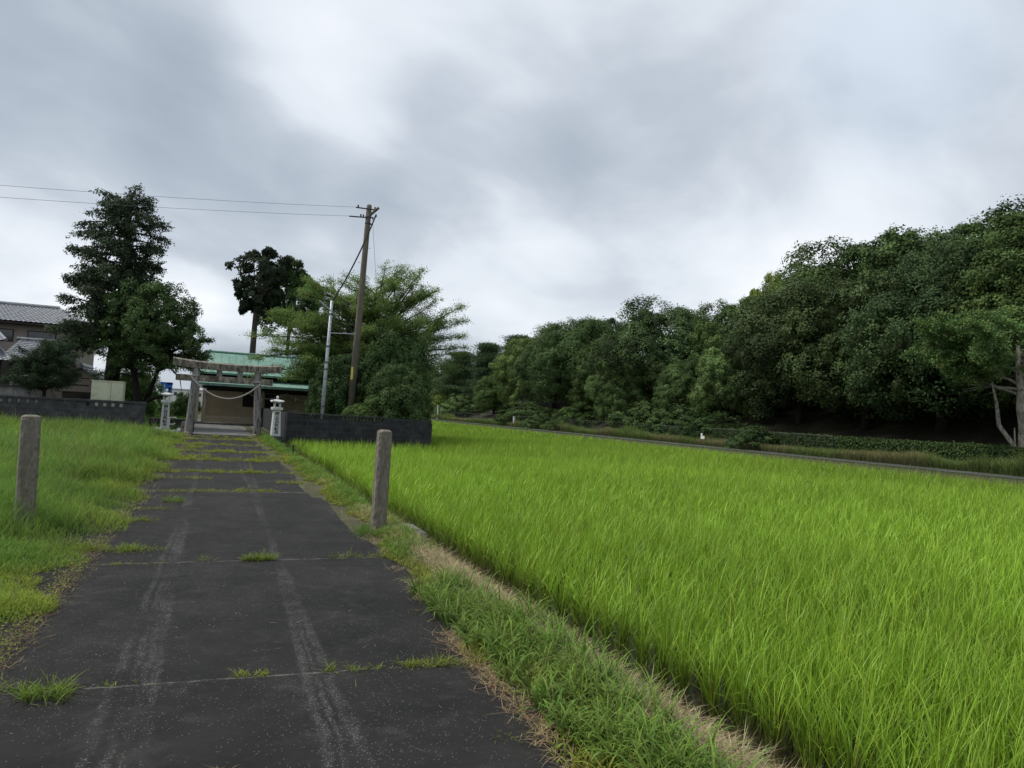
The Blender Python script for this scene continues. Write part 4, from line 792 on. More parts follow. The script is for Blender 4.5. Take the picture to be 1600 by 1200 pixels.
    for (x, y, s, sz, lab, tint) in ((-3.25, 45, 0.55, 0.80, 'round green bush under the spreading tree left of the lantern', (1.2, 1.45, 1.1, 1)), (-1.05, 47.0, 0.40, 0.50, 'dark bush between left lantern and torii', (0.75, 0.9, 0.85, 1)), (-1.9, 49.5, 0.5, 0.36, 'second dark bush behind the left lantern', (0.9, 1.1, 0.9, 1)), (-3.9, 43, 0.6, 0.75, 'shaded bush behind the cream box by the conifer trunk', (0.9, 1.1, 0.8, 1))):
        r = copy_tree(sh, (x, y, -0.05), lab, random.uniform(0, 6.28), (s, s, sz), tint, 'round_bush', 'bushes left of the shrine'); r['category'] = 'bush'
    # thin leafy saplings against the sky behind the wall
    random.seed(23); lm = [arc((random.gauss(0, .5), 0, random.uniform(0.5, 1.3)), random.uniform(0, 6.28), random.uniform(0.7, 1.4), random.uniform(1.0, 1.7), 0.1) for i in range(22)]
    V, C, tw = spray_crown(lm, 8, 40, 0.09, (0.085, 0.13, 0.05), 0.5, 0.0, 0.3, 0.05, twl=0.4, up=0.4); b = MB(); limb_tubes(b, lm, 0.015, 0.005, 5); b.tube([(0, 0, -0.1), (0, 0, 1.2)], [0.04, 0.03], 6)
    s1 = tree_obj('sapling', (-5.0, 44, 0), 'thin leafy sapling against the sky left of the conifer trunk', 'sapling', V, C, b, 'bark', 'saplings behind the left wall')
    copy_tree(s1, (-3.75, 44.5, 0), 'thin leafy sapling right of the conifer trunk', 2.0, (1, 1, 1), (1, 1, 1, 1), 'sapling')
near_trees()

# hedge along the far road at right
def hedge():
    r = empty('hedge', (41.0, 22, 0.1), 'long low clipped dark hedge beside the far road at right', 'hedge')
    n = 60000; y = 2+rng.random(n)*36; top = 1.38+0.10*(vnoise(y, y*0, 4, 501)-0.5)-0.02*np.maximum(y-30, 0); u = rng.random(n); x = np.where(u < 0.55, rng.uniform(-0.6, 0.8, n), -0.62+rng.normal(0, 0.06, n)); z = np.where(u < 0.55, top+rng.normal(0, 0.05, n), rng.random(n)*top)
    P = np.column_stack([x, y, z]); Nn = unit(rng.normal(0, 0.7, (n, 3))+np.where(u < 0.55, 1, 0)[:, None]*np.array([0, 0, 1])+np.where(u < 0.55, 0, 1)[:, None]*np.array([-1, 0, 0.2])); U = unit(np.cross(Nn, rng.normal(0, 1, (n, 3))))
    V, C = leafq(P, U, Nn, 0.14, 0.09, np.array((0.070, 0.110, 0.038)), 0.25, 0.08); c = quads_obj('foliage', V, C, M['leaf'], r); r.location = (33.9, 18, 0.1); r.scale = (KF, KF, KF)
    b = MB().box((-0.5, 2.1, -0.2), (0.7, 37.9, 1.15)); b.build('stems', M['darkbark'], r)
hedge()

# ------------------------------------------------------------------ stone and concrete things
def guide_post(x, y, h, lean, label, w=0.17, d=0.16, rz=0.0):
    r = empty('concrete_post', (x, y, 0), label, 'post', 'concrete posts flanking the path', rz)
    rings = []
    def ring(z, s, r_=0.022):
        hw, hd = w/2*s, d/2*s; k = r_; lx, ly = lean[0]*z, lean[1]*z
        return [(lx+a, ly+c, z) for a, c in ((-hw+k, -hd), (hw-k, -hd), (hw, -hd+k), (hw, hd-k), (hw-k, hd), (-hw+k, hd), (-hw, hd-k), (-hw, -hd+k))]
    zs = [(-0.25, 1.0)]+[(h*k/26, 1.0-0.03*k/26) for k in range(26)]+[(h-0.035, 0.95), (h-0.02, 0.89), (h-0.007, 0.76), (h, 0.5)]
    MB().loft([[(a+random.gauss(0, 0.0016), c+random.gauss(0, 0.0016), e) for a, c, e in ring(z, s, 0.022+random.uniform(-0.006, 0.010))] for z, s in zs]).build('shaft', M['post'], r, smooth=False); return r
pl = guide_post(-1.72, 9.45, 1.25, (0.0, 0), 'squat weathered concrete post in the long grass on the left', 0.185, 0.18, 0.28)
pr_ = guide_post(2.03, 9.06, 1.27, (0.0, 0), 'slimmer grey concrete post on the bank between path and rice', 0.165, 0.16, 0.1)
for p_, q in ((pl, -0.012), (pr_, 0.008)): p_.rotation_euler.y = q
ft = MB().box((2.10, 8.72, -0.05), (2.55, 9.40, 0.075)).build('concrete_footing', M['paving'], bevel=0.015); tag(ft, 'flat concrete pad at the foot of the right post beside the ditch', 'footing')
st = MB().tube([(2.32, 21.56, -0.05), (2.32, 21.56, 0.36)], 0.03, 10).build('green_stake', M['greenpost']); tag(st, 'short dark green stake standing in the bank grass', 'stake')

def torii():
    r = empty('torii_gate', (0.75, 32.5, 0), 'weathered stone torii gate across the path before the shrine', 'torii gate')
    for sx in (-1, 1):
        x0, x1 = (-1.33, -1.20) if sx < 0 else (1.27, 1.14)
        lx = lambda z: x0+(x1-x0)*z/2.67
        MB().tube([(lx(z), 0, z) for z in (-0.2, 0.02, 0.9, 1.8, 2.67)], [0.152, 0.150, 0.144, 0.136, 0.128], 20).build('pillar', M['pillar'], r, smooth=True)
        MB().tube([(x0, 0, -0.02), (x0, 0, 0.10), (x0, 0, 0.13)], [0.185, 0.18, 0.155], 20).build('pillar_foot', M['torii'], r, smooth=False)
    # top lintel with upturned ends
    rings = []
    for i in range(21):
        t = -1+2*i/20; x = t*2.06; up = 0.09*abs(t)**2.6-0.02*t; z0 = 2.64+up*0.9; z1 = 2.92+up*1.1; w = 0.155
        rings.append([(x, -w*0.8, z0), (x, w*0.8, z0), (x, w, z1-0.03), (x, 0, z1+0.025), (x, -w, z1-0.03)])
    MB().loft(rings).build('top_lintel', M['torii'], r)
    MB().box((-1.93, -0.085, 2.15), (1.75, 0.085, 2.40)).build('tie_beam', M['torii'], r, bevel=0.012)
    for x in (-0.33, 0.46): MB().box((x-0.105, -0.07, 2.402), (x+0.105, 0.07, 2.66)).build('strut', M['pillar'], r, bevel=0.008)
torii()
def sag(a, b, dip, n=24):
    a, b = np.array(a, float), np.array(b, float); return [tuple(a+(b-a)*t-np.array([0, 0, 1])*dip*4*t*(1-t)) for t in np.linspace(0, 1, n+1)]
def rope():
    pts = sag((-0.62, 32.30, 2.33), (2.02, 32.30, 2.20), 0.74); b = MB()
    b.tube(pts, 0.027, 8)
    # two strands wound round the core
    for ph in (0, PI):
        P = []
        for i in range(160):
            t = i/159; k = t*24; j = min(int(k), 23); p = np.array(pts[j])*(1-(k-j))+np.array(pts[j+1])*(k-j); a = t*150+ph; P.append((p[0], p[1]+0.014*math.cos(a), p[2]+0.014*math.sin(a)))
        b.tube(P, 0.015, 5)
    for x, z in ((-0.55, 2.33), (1.92, 2.22)): b.tube([(x+0.20*math.cos(t), 32.5+0.20*math.sin(t), z+0.01*t) for t in np.linspace(0, 6.28, 18)], 0.02, 6)
    tag(b.build('sacred_rope', M['rope']), 'pale twisted straw rope sagging between the two torii pillars', 'rope')
    b = MB(); b.tube([(-0.62, 32.3, 2.3), (-0.66, 32.28, 1.95)], 0.01, 5); 
rope()

def lantern(x, y, name_label, s=1.0, rz=0.0, plinth=True):
    r = empty('stone_lantern', (x, y, 0), name_label, 'stone lantern', 'stone lanterns flanking the torii', rz); r.scale = (s, s, s)
    def sq(z, h): return [(-h, -h, z), (h, -h, z), (h, h, z), (-h, h, z)]
    if plinth:
        MB().loft([sq(-0.1, 0.27), sq(0.12, 0.27), sq(0.16, 0.24)]).build('base', M['granite_dark'], r)
    else:
        MB().loft([sq(-0.1, 0.34), sq(0.03, 0.34), sq(0.06, 0.30), sq(0.10, 0.26), sq(0.12, 0.2)]).build('base', M['granite'], r)
    MB().loft([sq(0.14, 0.175), sq(1.20, 0.135)]).build('pillar', M['granite'], r, bevel=0.006)
    MB().loft([sq(1.198, 0.15), sq(1.225, 0.20), sq(1.31, 0.205), sq(1.325, 0.19)]).build('platform', M['granite'], r)
    fb = MB(); h = 0.105
    for a in (-1, 1):
        for c in (-1, 1): fb.box((a*h-0.022, c*h-0.022, 1.322), (a*h+0.022, c*h+0.022, 1.52))
    fb.box((-0.127, -0.127, 1.318), (0.127, 0.127, 1.352)); fb.box((-0.127, -0.127, 1.50), (0.127, 0.127, 1.53)); fb.build('fire_box', M['granite'], r)
    # roof with upturned corners
    rings = []
    for (z, hh, up) in ((1.525, 0.17, 0.0), (1.545, 0.245, 0.035), (1.575, 0.235, 0.035), (1.62, 0.13, 0.01), (1.66, 0.07, 0.0)):
        P = []
        for k in range(4):
            a = [(-1, -1), (1, -1), (1, 1), (-1, 1)]; p, q = a[k], a[(k+1) % 4]
            for t in (0, 0.2, 0.5, 0.8): P.append(((p[0]*(1-t)+q[0]*t)*hh*(1-0.06*(1-abs(2*t-1))), (p[1]*(1-t)+q[1]*t)*hh*(1-0.06*(1-abs(2*t-1))), z+up*abs(2*t-1)**2))
        rings.append(P)
    MB().loft(rings).build('roof', M['granite'], r)
    prof = [(0.035, 1.655), (0.05, 1.67), (0.035, 1.69), (0.06, 1.72), (0.065, 1.745), (0.045, 1.775), (0.012, 1.80)]
    MB().loft([[(a*math.cos(t), a*math.sin(t), z) for t in np.linspace(0, 2*PI, 13)[:-1]] for a, z in prof]).build('finial', M['granite'], r, smooth=True)
    # carved and blackened characters down the front
    V_, F_, n0 = [], [], 0
    for i, ch in enumerate('明治百年記念'):
        cu = bpy.data.curves.new('t', 'FONT'); cu.body = ch; cu.size = 0.155; cu.align_x = 'CENTER'; cu.align_y = 'CENTER'; cu.extrude = 0.003; cu.offset = 0.005
        o = bpy.data.objects.new('t', cu); COL.objects.link(o); me = bpy.data.meshes.new_from_object(o.evaluated_get(bpy.context.evaluated_depsgraph_get()))
        z = 1.06-i*0.155; yy = -(0.135+(1.20-z)/1.06*0.04)-0.0025
        V_ += [(v.co.x*1.1, yy+v.co.z-(0.0378)*(-v.co.y)*0+(-v.co.y)*-0.0, z+v.co.y-0.0) for v in me.vertices]; F_ += [tuple(j+n0 for j in p.vertices) for p in me.polygons]; n0 = len(V_)
        bpy.data.objects.remove(o); bpy.data.curves.remove(cu); bpy.data.meshes.remove(me)
    # follow the taper of the pillar face
    V_ = [(a, -(0.135+(1.20-c)/1.06*0.04)-0.002+(b+(0.135+(1.20-c)/1.06*0.04)+0.0025)*0.5, c) for a, b, c in V_]
    me = bpy.data.meshes.new('inscription'); me.from_pydata(V_, [], F_); me.materials.append(M['ink']); o = link(bpy.data.objects.new('inscription', me)); o.parent = r
    return r
lantern(2.62, 31.1, 'right stone lantern with black characters on a dark plinth', 0.97, 0.12, True)
lantern(-1.52, 34.0, 'left stone lantern with black characters in front of the low wall', 0.99, 0.05, False)
b = MB().loft([[(0.02-0.11, 33.2-0.1, -0.1), (0.02+0.11, 33.2-0.1, -0.1), (0.02+0.11, 33.3, -0.1), (0.02-0.11, 33.3, -0.1)], [(0.05, 33.12, 0.50), (0.20, 33.12, 0.50), (0.20, 33.28, 0.50), (0.05, 33.28, 0.50)]])
o = MB().loft([[(-0.10, -0.09, -0.1), (0.10, -0.09, -0.1), (0.10, 0.09, -0.1), (-0.10, 0.09, -0.1)], [(-0.04, -0.07, 0.5), (0.14, -0.07, 0.5), (0.14, 0.07, 0.5), (-0.04, 0.07, 0.5)]]).build('stone_marker', M['pillar'], bevel=0.02, loc=(-0.62-0.20, 33.2, 0)); tag(o, 'small leaning stone marker at the foot of the left torii pillar', 'marker')

def block_wall_left():
    r = empty('block_wall', (-8.2, 33.0, 0), 'long dark block wall with square openings left of the lantern', 'wall')
    x0, x1 = -9.0, 6.0
    MB().box((x0, 0, -0.1), (x1, 0.15, 0.22)).build('footing', M['block'], r)
    MB().box((x0, 0.01, 0.221), (x1, 0.15, 0.92)).build('wall', M['blockL'], r)
    b = MB(); holes = [(-0.5+0.26*i+0.0) for i in range(-12, 10)]
    # pierced course: piers between openings
    pz0, pz1 = 0.921, 1.12
    segs = []
    X = x0; opens = [(0.83+0.285*k) for k in range(6)]+[(3.98+0.285*k) for k in range(5)]
    opens = sorted([o_ for o_ in opens if x0+0.2 < o_ < x1-0.3])
    for o_ in opens:
        if o_-0.075 > X: segs.append((X, o_-0.06))
        X = o_+0.06
    segs.append((X, x1))
    for a, c in segs: b.box((a, 0.012, pz0), (c, 0.14, pz1))
    for o_ in opens: b.box((o_-0.062, 0.02, pz0), (o_+0.062, 0.13, pz0+0.035)); b.box((o_-0.062, 0.02, pz1-0.035), (o_+0.062, 0.13, pz1))
    b.build('pierced_course', M['blockL'], r)
    MB().box((x0, -0.02, 1.121), (x1+0.02, 0.18, 1.20)).build('coping', M['blockL'], r)
    return r
block_wall_left()
def block_wall_right():
    r = empty('block_wall', (3.05, 31.3, 0), 'dark block wall with worn pierced top standing in the rice', 'wall')
    L_ = 6.05
    MB().box((0, 0, -0.6), (L_, 0.15, 0.92)).build('wall', M['block'], r)
    MB().box((-0.002, 0.151, -0.6), (0.15, 16, 0.92)).build('side_wall', M['block'], r)
    b = MB(); X = 0.55; b.box((0.0, 0.01, 0.921), (0.5, 0.14, 1.10))
    while X < 3.9:
        b.box((X, 0.03, 0.921), (X+0.05, 0.13, 1.06)); X += 0.145
    b.box((3.9, 0.01, 0.921), (L_-0.03, 0.14, 1.06)); b.box((0.5, 0.04, 0.985), (3.9, 0.11, 1.01))
    b.build('pierced_course', M['block'], r)
    MB().box((0.0, -0.015, 1.061), (3.95, 0.165, 1.115)).build('coping', M['blockL'], r)
    MB().box((-0.02, -0.02, 1.116), (0.45, 0.17, 1.17)).build('cap_block', M['blockL'], r)
    MB().box((0.0, 0.18, 0.921), (0.14, 16, 1.06)).build('side_coping', M['block'], r)
block_wall_right()
# low wall between left block wall and torii, rubble at its foot
r = empty('low_wall', (-2.15, 34.6, 0), 'low dark retaining wall behind the left lantern', 'wall')
MB().box((0.0, 0, -0.1), (1.75, 0.3, 0.50)).build('wall', M['block'], r, bevel=0.02)
MB().box((-0.02, -0.03, 0.502), (1.78, 0.33, 0.545)).build('coping', M['blockL'], r)
random.seed(4)
for i in range(9):
    rr = random.uniform(0.07, 0.15); b = MB(); P = []
    rings = []
    for z, q in ((-0.1, 0.9), (0.05, 1.05), (0.15, 0.95), (0.24, 0.5)): rings.append([(rr*q*math.cos(t)*random.uniform(.85, 1.15), rr*q*math.sin(t)*random.uniform(.85, 1.15), z*rr*7) for t in np.linspace(0, 2*PI, 8)[:-1]])
    o = MB().loft(rings).build('garden_rock', M['torii'] if i % 2 else M['granite'], loc=(-2.1+0.15*i+random.gauss(0, .04), 33.95+random.uniform(-.15, .15) if not 2 < i < 6 else 34.35, 0)); o.scale = (1, 1, 0.8)
    tag(o, ['pale rough rock nearest the left block wall', 'dark rough rock, second from the left block wall', 'pale rough rock, third from the left block wall', 'dark rough rock set back behind the left lantern base', 'pale rough rock set back right behind the left lantern', 'dark rough rock set back beside the white standpipe', 'pale rough rock in front of the white standpipe arm', 'dark rough rock between standpipe and leaning marker', 'pale rough rock nearest the leaning stone marker'][i], 'rock', 'rocks at the foot of the low wall')
# two white taps / brackets beside the left lantern
b = MB(); b.tube([(-1.35, 34.3, 0.0), (-1.35, 34.3, 0.62), (-1.12, 34.3, 0.62), (-1.10, 34.3, 0.57)], 0.014, 6); b.tube([(-1.35, 34.3, 0.33), (-1.2, 34.3, 0.33), (-1.14, 34.3, 0.38)], 0.014, 6)
tag(b.build('water_pipe', M['white']), 'thin white standpipe with two arms beside the left lantern', 'pipe')

# ------------------------------------------------------------------ shrine hall
def shrine():
    r = empty('shrine_hall', (0, 47, 0), 'wooden shrine hall with green metal roof behind the torii', 'shrine')
    # coordinates relative to (0,47)
    x0, x1 = -0.35, 7.6
    MB().box((x0-0.25, -1.2, 0.0), (x1+0.2, 4.6, 0.10)).build('foundation', M['paving'], r, bevel=0.02)
    MB().box((x0+0.3, 0.0, 0.10), (x1, 4.2, 2.45)).build('wall', M['wall'], r)
    MB().box((x0+0.34, -0.05, 0.36), (3.0, -0.002, 0.47)).build('sill_beam', M['wood'], r, bevel=0.006)
    b = MB(); b.box((x0+0.34, -0.022, 0.10), (3.0, -0.003, 0.355)); X = x0+0.4
    while X < 3.0: b.box((X, -0.04, 0.102), (X+0.02, -0.0225, 0.35)); X += 0.155
    b.build('skirting_board', M['wood'], r)
    MB().box((x0+0.2, -0.45, 0.101), (3.2, -0.055, 0.135)).build('step', M['wood'], r, bevel=0.006)
    for X in (x0-0.12,): MB().box((X-0.075, -0.95, 0.0), (X+0.075, -0.80, 2.22)).build('post', M['wood'], r, bevel=0.01)
    MB().box((x0+0.14, -0.08, 0.10), (x0+0.29, 0.07, 2.4)).build('post', M['wood'], r, bevel=0.01)
    MB().box((3.02, -0.10, 0.10), (3.17, 0.05, 2.4)).build('post', M['wood'], r, bevel=0.01)
    MB().box((5.6, -0.95, 0.0), (5.75, -0.80, 2.22)).build('post', M['wood'], r, bevel=0.01)
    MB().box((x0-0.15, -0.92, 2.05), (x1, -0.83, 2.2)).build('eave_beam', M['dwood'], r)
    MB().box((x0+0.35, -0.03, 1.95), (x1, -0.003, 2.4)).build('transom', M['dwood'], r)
    for wx0, wx1 in ((2.0, 2.95), (3.25, 4.05)):
        w = MB().box((wx0, -0.03, 1.10), (wx1, -0.004, 1.90)).build('lattice_window', M['cable'], r)
        g = MB(); X = wx0
        while X < wx1+0.01: g.box((X-0.012, -0.055, 1.10), (X+0.012, -0.031, 1.90)); X += (wx1-wx0)/7
        Z = 1.10
        while Z < 1.91: g.box((wx0, -0.054, Z-0.012), (wx1, -0.032, Z+0.012)); Z += 0.8/6
        g.build('lattice', M['dwood'], w)
    # lower canopy roof and main roof
    def slab(name, p0, p1, t, mat=M['greenroof'], seams=0):
        (xa, ya, za), (xb, yb, zb) = p0, p1     # front edge y=ya,z=za ; back edge y=yb,z=zb
        xc = xa+(0.22 if 'canopy' not in name else 0.05); bb = MB(); bb.add([(xa, ya, za), (xb, ya, za), (xb, yb, zb), (xc, yb, zb), (xa, ya, za-t), (xb, ya, za-t), (xb, yb, zb-t), (xc, yb, zb-t)], [(0, 1, 2, 3), (4, 7, 6, 5), (0, 4, 5, 1), (1, 5, 6, 2), (2, 6, 7, 3), (3, 7, 4, 0)])
        if seams:
            n = int((xb-xa)/seams)
            for i in range(n):
                X = xa+0.30+i*seams; bb.add([(X-0.012, ya, za+0.002), (X+0.012, ya, za+0.002), (X+0.012, yb, zb+0.002), (X-0.012, yb, zb+0.002), (X-0.012, ya, za+0.024), (X+0.012, ya, za+0.024), (X+0.012, yb, zb+0.024), (X-0.012, yb, zb+0.024)], [(4, 5, 6, 7), (0, 1, 5, 4), (1, 2, 6, 5), (3, 0, 4, 7)])
        return bb.build(name, mat, r)
    slab('canopy_roof', (x0-0.15, -1.75, 2.33), (x1+0.3, 0.15, 2.80), 0.045, seams=0.42)
    MB().box((x0-0.17, -1.80, 2.20), (x1+0.32, -1.752, 2.345)).build('fascia', M['greenroof'], r)
    MB().box((x0-0.1, 0.02, 2.46), (x1, 0.10, 3.02)).build('upper_wall', M['dwood'], r)
    mr = slab('main_roof', (x0-0.12, -0.75, 2.96), (x1+0.45, 2.3, 4.30), 0.05, seams=0.42)
    slab('rear_roof', (x0-0.12, 5.3, 2.96), (x1+0.45, 2.3, 4.30), 0.05)
    MB().box((x0-0.14, -0.80, 2.88), (x1+0.47, -0.752, 2.985)).build('fascia', M['greenroof'], r)
    MB().tube([(x0+0.12, 2.3, 4.34), (x1+0.47, 2.3, 4.34)], 0.075, 10).build('ridge_cap', M['greenroof'], r)
    MB().prism([(-0.6, 2.98), (5.2, 2.98), (2.3, 4.22)], 'x', x0+0.05, x0+0.12).build('gable', M['dwood'], r)
shrine()
def shide_rope():
    b = MB(); b.tube(sag((2.15, 46.1, 1.95), (4.35, 46.1, 1.98), 0.34), 0.022, 6); tag(b.build('shrine_rope', M['rope']), 'thin rope with paper streamers hung under the shrine eave, left span', 'rope')
    b = MB(); b.tube(sag((4.40, 46.1, 2.0), (6.4, 46.1, 1.85), 0.30), 0.022, 6); tag(b.build('shrine_rope', M['rope']), 'thin rope with paper streamers hung under the shrine eave, right span', 'rope')
    labs = ['paper streamer beside the right torii pillar', 'paper streamer just left of the right lantern top', 'paper streamer right of the right lantern top', 'lowest paper streamer in the right rope span', 'rightmost paper streamer near the shrubs']
    for (x, z), lab in zip(((2.95, 1.66), (3.55, 1.68), (4.9, 1.80), (5.45, 1.66), (5.95, 1.70)), labs):
        b = MB(); s = 0.05
        for k in range(3): b.box((x-s/2+(k % 2)*0.028, 46.07+0.002*k, z-0.08*(k+1)), (x+s/2+(k % 2)*0.028, 46.073+0.002*k, z-0.08*k+0.004))
        tag(b.build('paper_streamer', M['paper']), 'white zigzag '+lab, 'streamer', 'paper streamers at the shrine')
    # white paper and pale plaque hanging by the hall's front post
    b = MB(); b.loft([[(-0.07, 0, 0.0), (0.0, -0.012, -0.16), (0.07, 0, 0.0), (0.0, 0.012, 0.12)]], cap=True); b.box((-0.06, -0.006, -0.10), (0.06, 0.006, 0.12)); b.box((-0.03, -0.004, -0.2), (0.05, 0.004, -0.1))
    tag(b.build('hanging_paper', M['paper'], loc=(-0.62, 45.6, 1.98)), 'white folded paper hung beside the hall front post', 'paper')
    tag(MB().tube([(-0.98, 45.2, 1.86), (-0.97, 45.2, 1.5)], [0.03, 0.045], 8).build('bell_cord', M['rope']), 'short pale cord end hanging left of the hall post', 'cord')
shide_rope()
def bench(x, y, label, w=1.5):
    r = empty('bench', (x, y, 0.0), label, 'bench', 'benches beside the shrine hall')
    s = MB()
    for k in range(3): s.box((0, k*0.14, 0.42), (w, k*0.14+0.12, 0.46))
    s.build('seat', M['dwood'], r); bk = MB()
    for k in range(2): bk.box((0, 0.44, 0.58+k*0.17), (w, 0.47, 0.70+k*0.17))
    bk.build('backrest', M['dwood'], r)
    for X in (0.1, w-0.15): MB().box((X, 0.02, 0.0), (X+0.05, 0.42, 0.418)).box((X, 0.40, 0.42), (X+0.05, 0.438, 0.88)).build('leg', M['metal'], r)
bench(3.35, 44.6, 'dark slatted bench behind the right lantern, left one', 1.15); bench(4.7, 44.4, 'dark slatted bench behind the right lantern, right one', 1.3)
r = empty('offering_box', (2.75, 46.0, 0.0), 'pale wooden box standing against the shrine wall by the right pillar', 'box'); MB().box((0, 0, 0.10), (0.55, 0.35, 0.48)).build('body', M['wood'], r, bevel=0.01); MB().box((-0.02, -0.02, 0.481), (0.57, 0.37, 0.51)).build('lid', M['wood'], r)

# ------------------------------------------------------------------ house, shed and yard things at left
def tile_patch(b, A, B, C, D, ribs, rows, h=0.035):
    """A-B along the eave, D-C along the ridge; wavy pantile surface with stepped rows"""
    A, B, C, D = (np.array(p, float) for p in (A, B, C, D)); nu, nv = ribs*6, rows*2
    nrm = np.cross(B-A, D-A); nrm /= np.linalg.norm(nrm); nrm = nrm if nrm[2] > 0 else -nrm; V = []
    for j in range(nv+1):
        row = j//2; v = min(1.0, (row+(0.999 if j % 2 else 0.0))/rows); st = 0.03*(1-(1 if j % 2 else 0))
        for i in range(nu+1):
            u = i/nu; p = (A*(1-u)+B*u)*(1-v)+(D*(1-u)+C*u)*v; V.append(tuple(p+nrm*(h*abs(math.sin(PI*u*ribs))**0.7+st)))
    b.add(V, [(j*(nu+1)+i, j*(nu+1)+i+1, (j+1)*(nu+1)+i+1, (j+1)*(nu+1)+i) for j in range(nv) for i in range(nu)])
def house():
    r = empty('tiled_house', (-10, 56, 0), 'two storey beige house with grey tiled roofs at the left edge', 'house')
    # two storey block: x -9..2.1, y 0..7
    MB().box((-9, 0, 0), (2.1, 7, 5.55)).build('wall', M['housewall'], r)
    b = MB(); e = 5.62; o_ = 0.75; X0, X1, Y0, Y1 = -9-o_, 2.1+o_, -o_, 7+o_; rz_ = 7.0; yr = 3.5; xr = X1-2.6
    tile_patch(b, (X0, Y0, e), (X1, Y0, e), (xr, yr, rz_), (X0, yr, rz_), 46, 12); tile_patch(b, (X1, Y0, e), (X1, Y1, e), (xr, yr+0.01, rz_), (xr, yr, rz_), 30, 12); tile_patch(b, (X1, Y1, e), (X0, Y1, e), (X0, yr, rz_), (xr, yr, rz_), 30, 6)
    rf = b.build('roof', M['tile'], r)
    MB().tube([(X0, yr, rz_+0.06), (xr, yr, rz_+0.06)], 0.15, 8).build('ridge', M['tile'], rf); MB().tube([(xr, yr, rz_+0.02), (X1, Y0, e+0.06)], 0.10, 8).build('hip_ridge', M['tile'], rf)
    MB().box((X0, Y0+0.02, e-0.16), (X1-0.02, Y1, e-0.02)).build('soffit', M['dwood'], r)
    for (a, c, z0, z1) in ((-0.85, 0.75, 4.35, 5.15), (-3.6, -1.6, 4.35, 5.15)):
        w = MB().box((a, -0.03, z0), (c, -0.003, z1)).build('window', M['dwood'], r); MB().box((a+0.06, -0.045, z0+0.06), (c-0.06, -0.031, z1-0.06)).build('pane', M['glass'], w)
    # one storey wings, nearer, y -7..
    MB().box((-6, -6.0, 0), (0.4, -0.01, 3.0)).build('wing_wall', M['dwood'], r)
    b = MB(); tile_patch(b, (-0.9, -6.5, 3.05), (1.25, -6.5, 3.05), (1.45, -3.2, 4.32), (-0.6, -3.2, 4.32), 9, 11); w1 = b.build('wing_roof', M['tile'], r)
    MB().tube([(-0.75, -3.2, 4.40), (1.5, -3.2, 4.40)], 0.12, 8).build('ridge', M['tile'], w1); MB().tube([(1.25, -6.5, 3.1), (1.47, -3.2, 4.38)], 0.09, 8).build('verge', M['tile'], w1)
    b = MB(); tile_patch(b, (-4.5, -8.6, 3.95), (-0.15, -8.6, 3.95), (-1.6, -5.6, 4.95), (-4.5, -5.6, 4.95), 18, 10); w2 = b.build('wing_roof', M['tile'], r); MB().tube([(-0.15, -8.6, 4.0), (-1.6, -5.6, 5.0)], 0.09, 8).build('hip_ridge', M['tile'], w2)
    b = MB(); tile_patch(b, (-4.5, -9.4, 2.86), (0.32, -9.4, 2.86), (-0.9, -7.2, 3.75), (-4.5, -7.2, 3.75), 20, 9); w3 = b.build('porch_roof', M['tile'], r); MB().tube([(0.32, -9.4, 2.9), (-0.9, -7.2, 3.8)], 0.09, 8).build('hip_ridge', M['tile'], w3)
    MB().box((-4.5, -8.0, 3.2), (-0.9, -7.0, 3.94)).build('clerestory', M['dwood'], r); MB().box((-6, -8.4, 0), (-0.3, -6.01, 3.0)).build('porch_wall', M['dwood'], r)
house()
def shed():
    r = empty('garden_shed', (-5.75, 42, 0), 'small shed with dark tiled gable roof left of the conifer trunk', 'shed')
    MB().prism([(-0.75, 0), (0.55, 0), (0.55, 2.22), (0.0, 2.55), (-0.75, 2.22)], 'y', 0, 3).build('wall', M['housewall'], r)
    b = MB(); b.box((-0.5, -0.03, 1.75), (0.35, -0.002, 1.80)); b.box((-0.5, -0.03, 2.10), (0.35, -0.002, 2.14)); b.build('batten', M['dwood'], r)
    MB().box((-0.75, -0.02, 0), (0.56, -0.003, 1.45)).build('dark_boards', M['dwood'], r)
    b = MB(); prof = [(1.15, 2.02), (0.6, 2.28), (0.0, 2.72), (0.0, 2.62), (0.6, 2.18), (1.13, 1.95)]; b.prism(prof, 'y', -0.35, 3.3); prof = [(-1.0, 2.18), (-0.6, 2.34), (-0.001, 2.72), (-0.001, 2.62), (-0.6, 2.26), (-0.98, 2.10)]; b.prism(prof, 'y', -0.35, 3.3); rf = b.build('roof', M['tile'], r)
    MB().tube([(0, -0.42, 2.76), (0, 3.3, 2.76)], 0.09, 8).build('ridge', M['tile'], rf); v = MB()
    for k in range(7): t = k/6; v.tube([(0.08+1.05*t, -0.40, 2.72-0.68*t**0.85), (0.08+1.05*t, 3.3, 2.72-0.68*t**0.85)], 0.045, 6)
    v.build('tile_rolls', M['tile'], rf); MB().tube([(-0.28, -0.46, 2.95), (-0.28, -0.35, 2.95)], 0.11, 12).build('ridge_end_tile', M['tile'], rf)
shed()
r = empty('storage_box', (-4.22, 33.6, 0), 'cream metal storage box standing behind the left wall', 'storage box'); MB().box((0, 0, 0), (1.12, 0.85, 1.93)).build('body', M['cream'], r, bevel=0.012, ); MB().box((-0.02, -0.02, 1.931), (1.14, 0.87, 1.965)).build('top', M['cream'], r, bevel=0.006)
MB().box((0.68, -0.006, 0.05), (0.69, -0.001, 1.9)).build('door_seam', M['dmetal'], r)
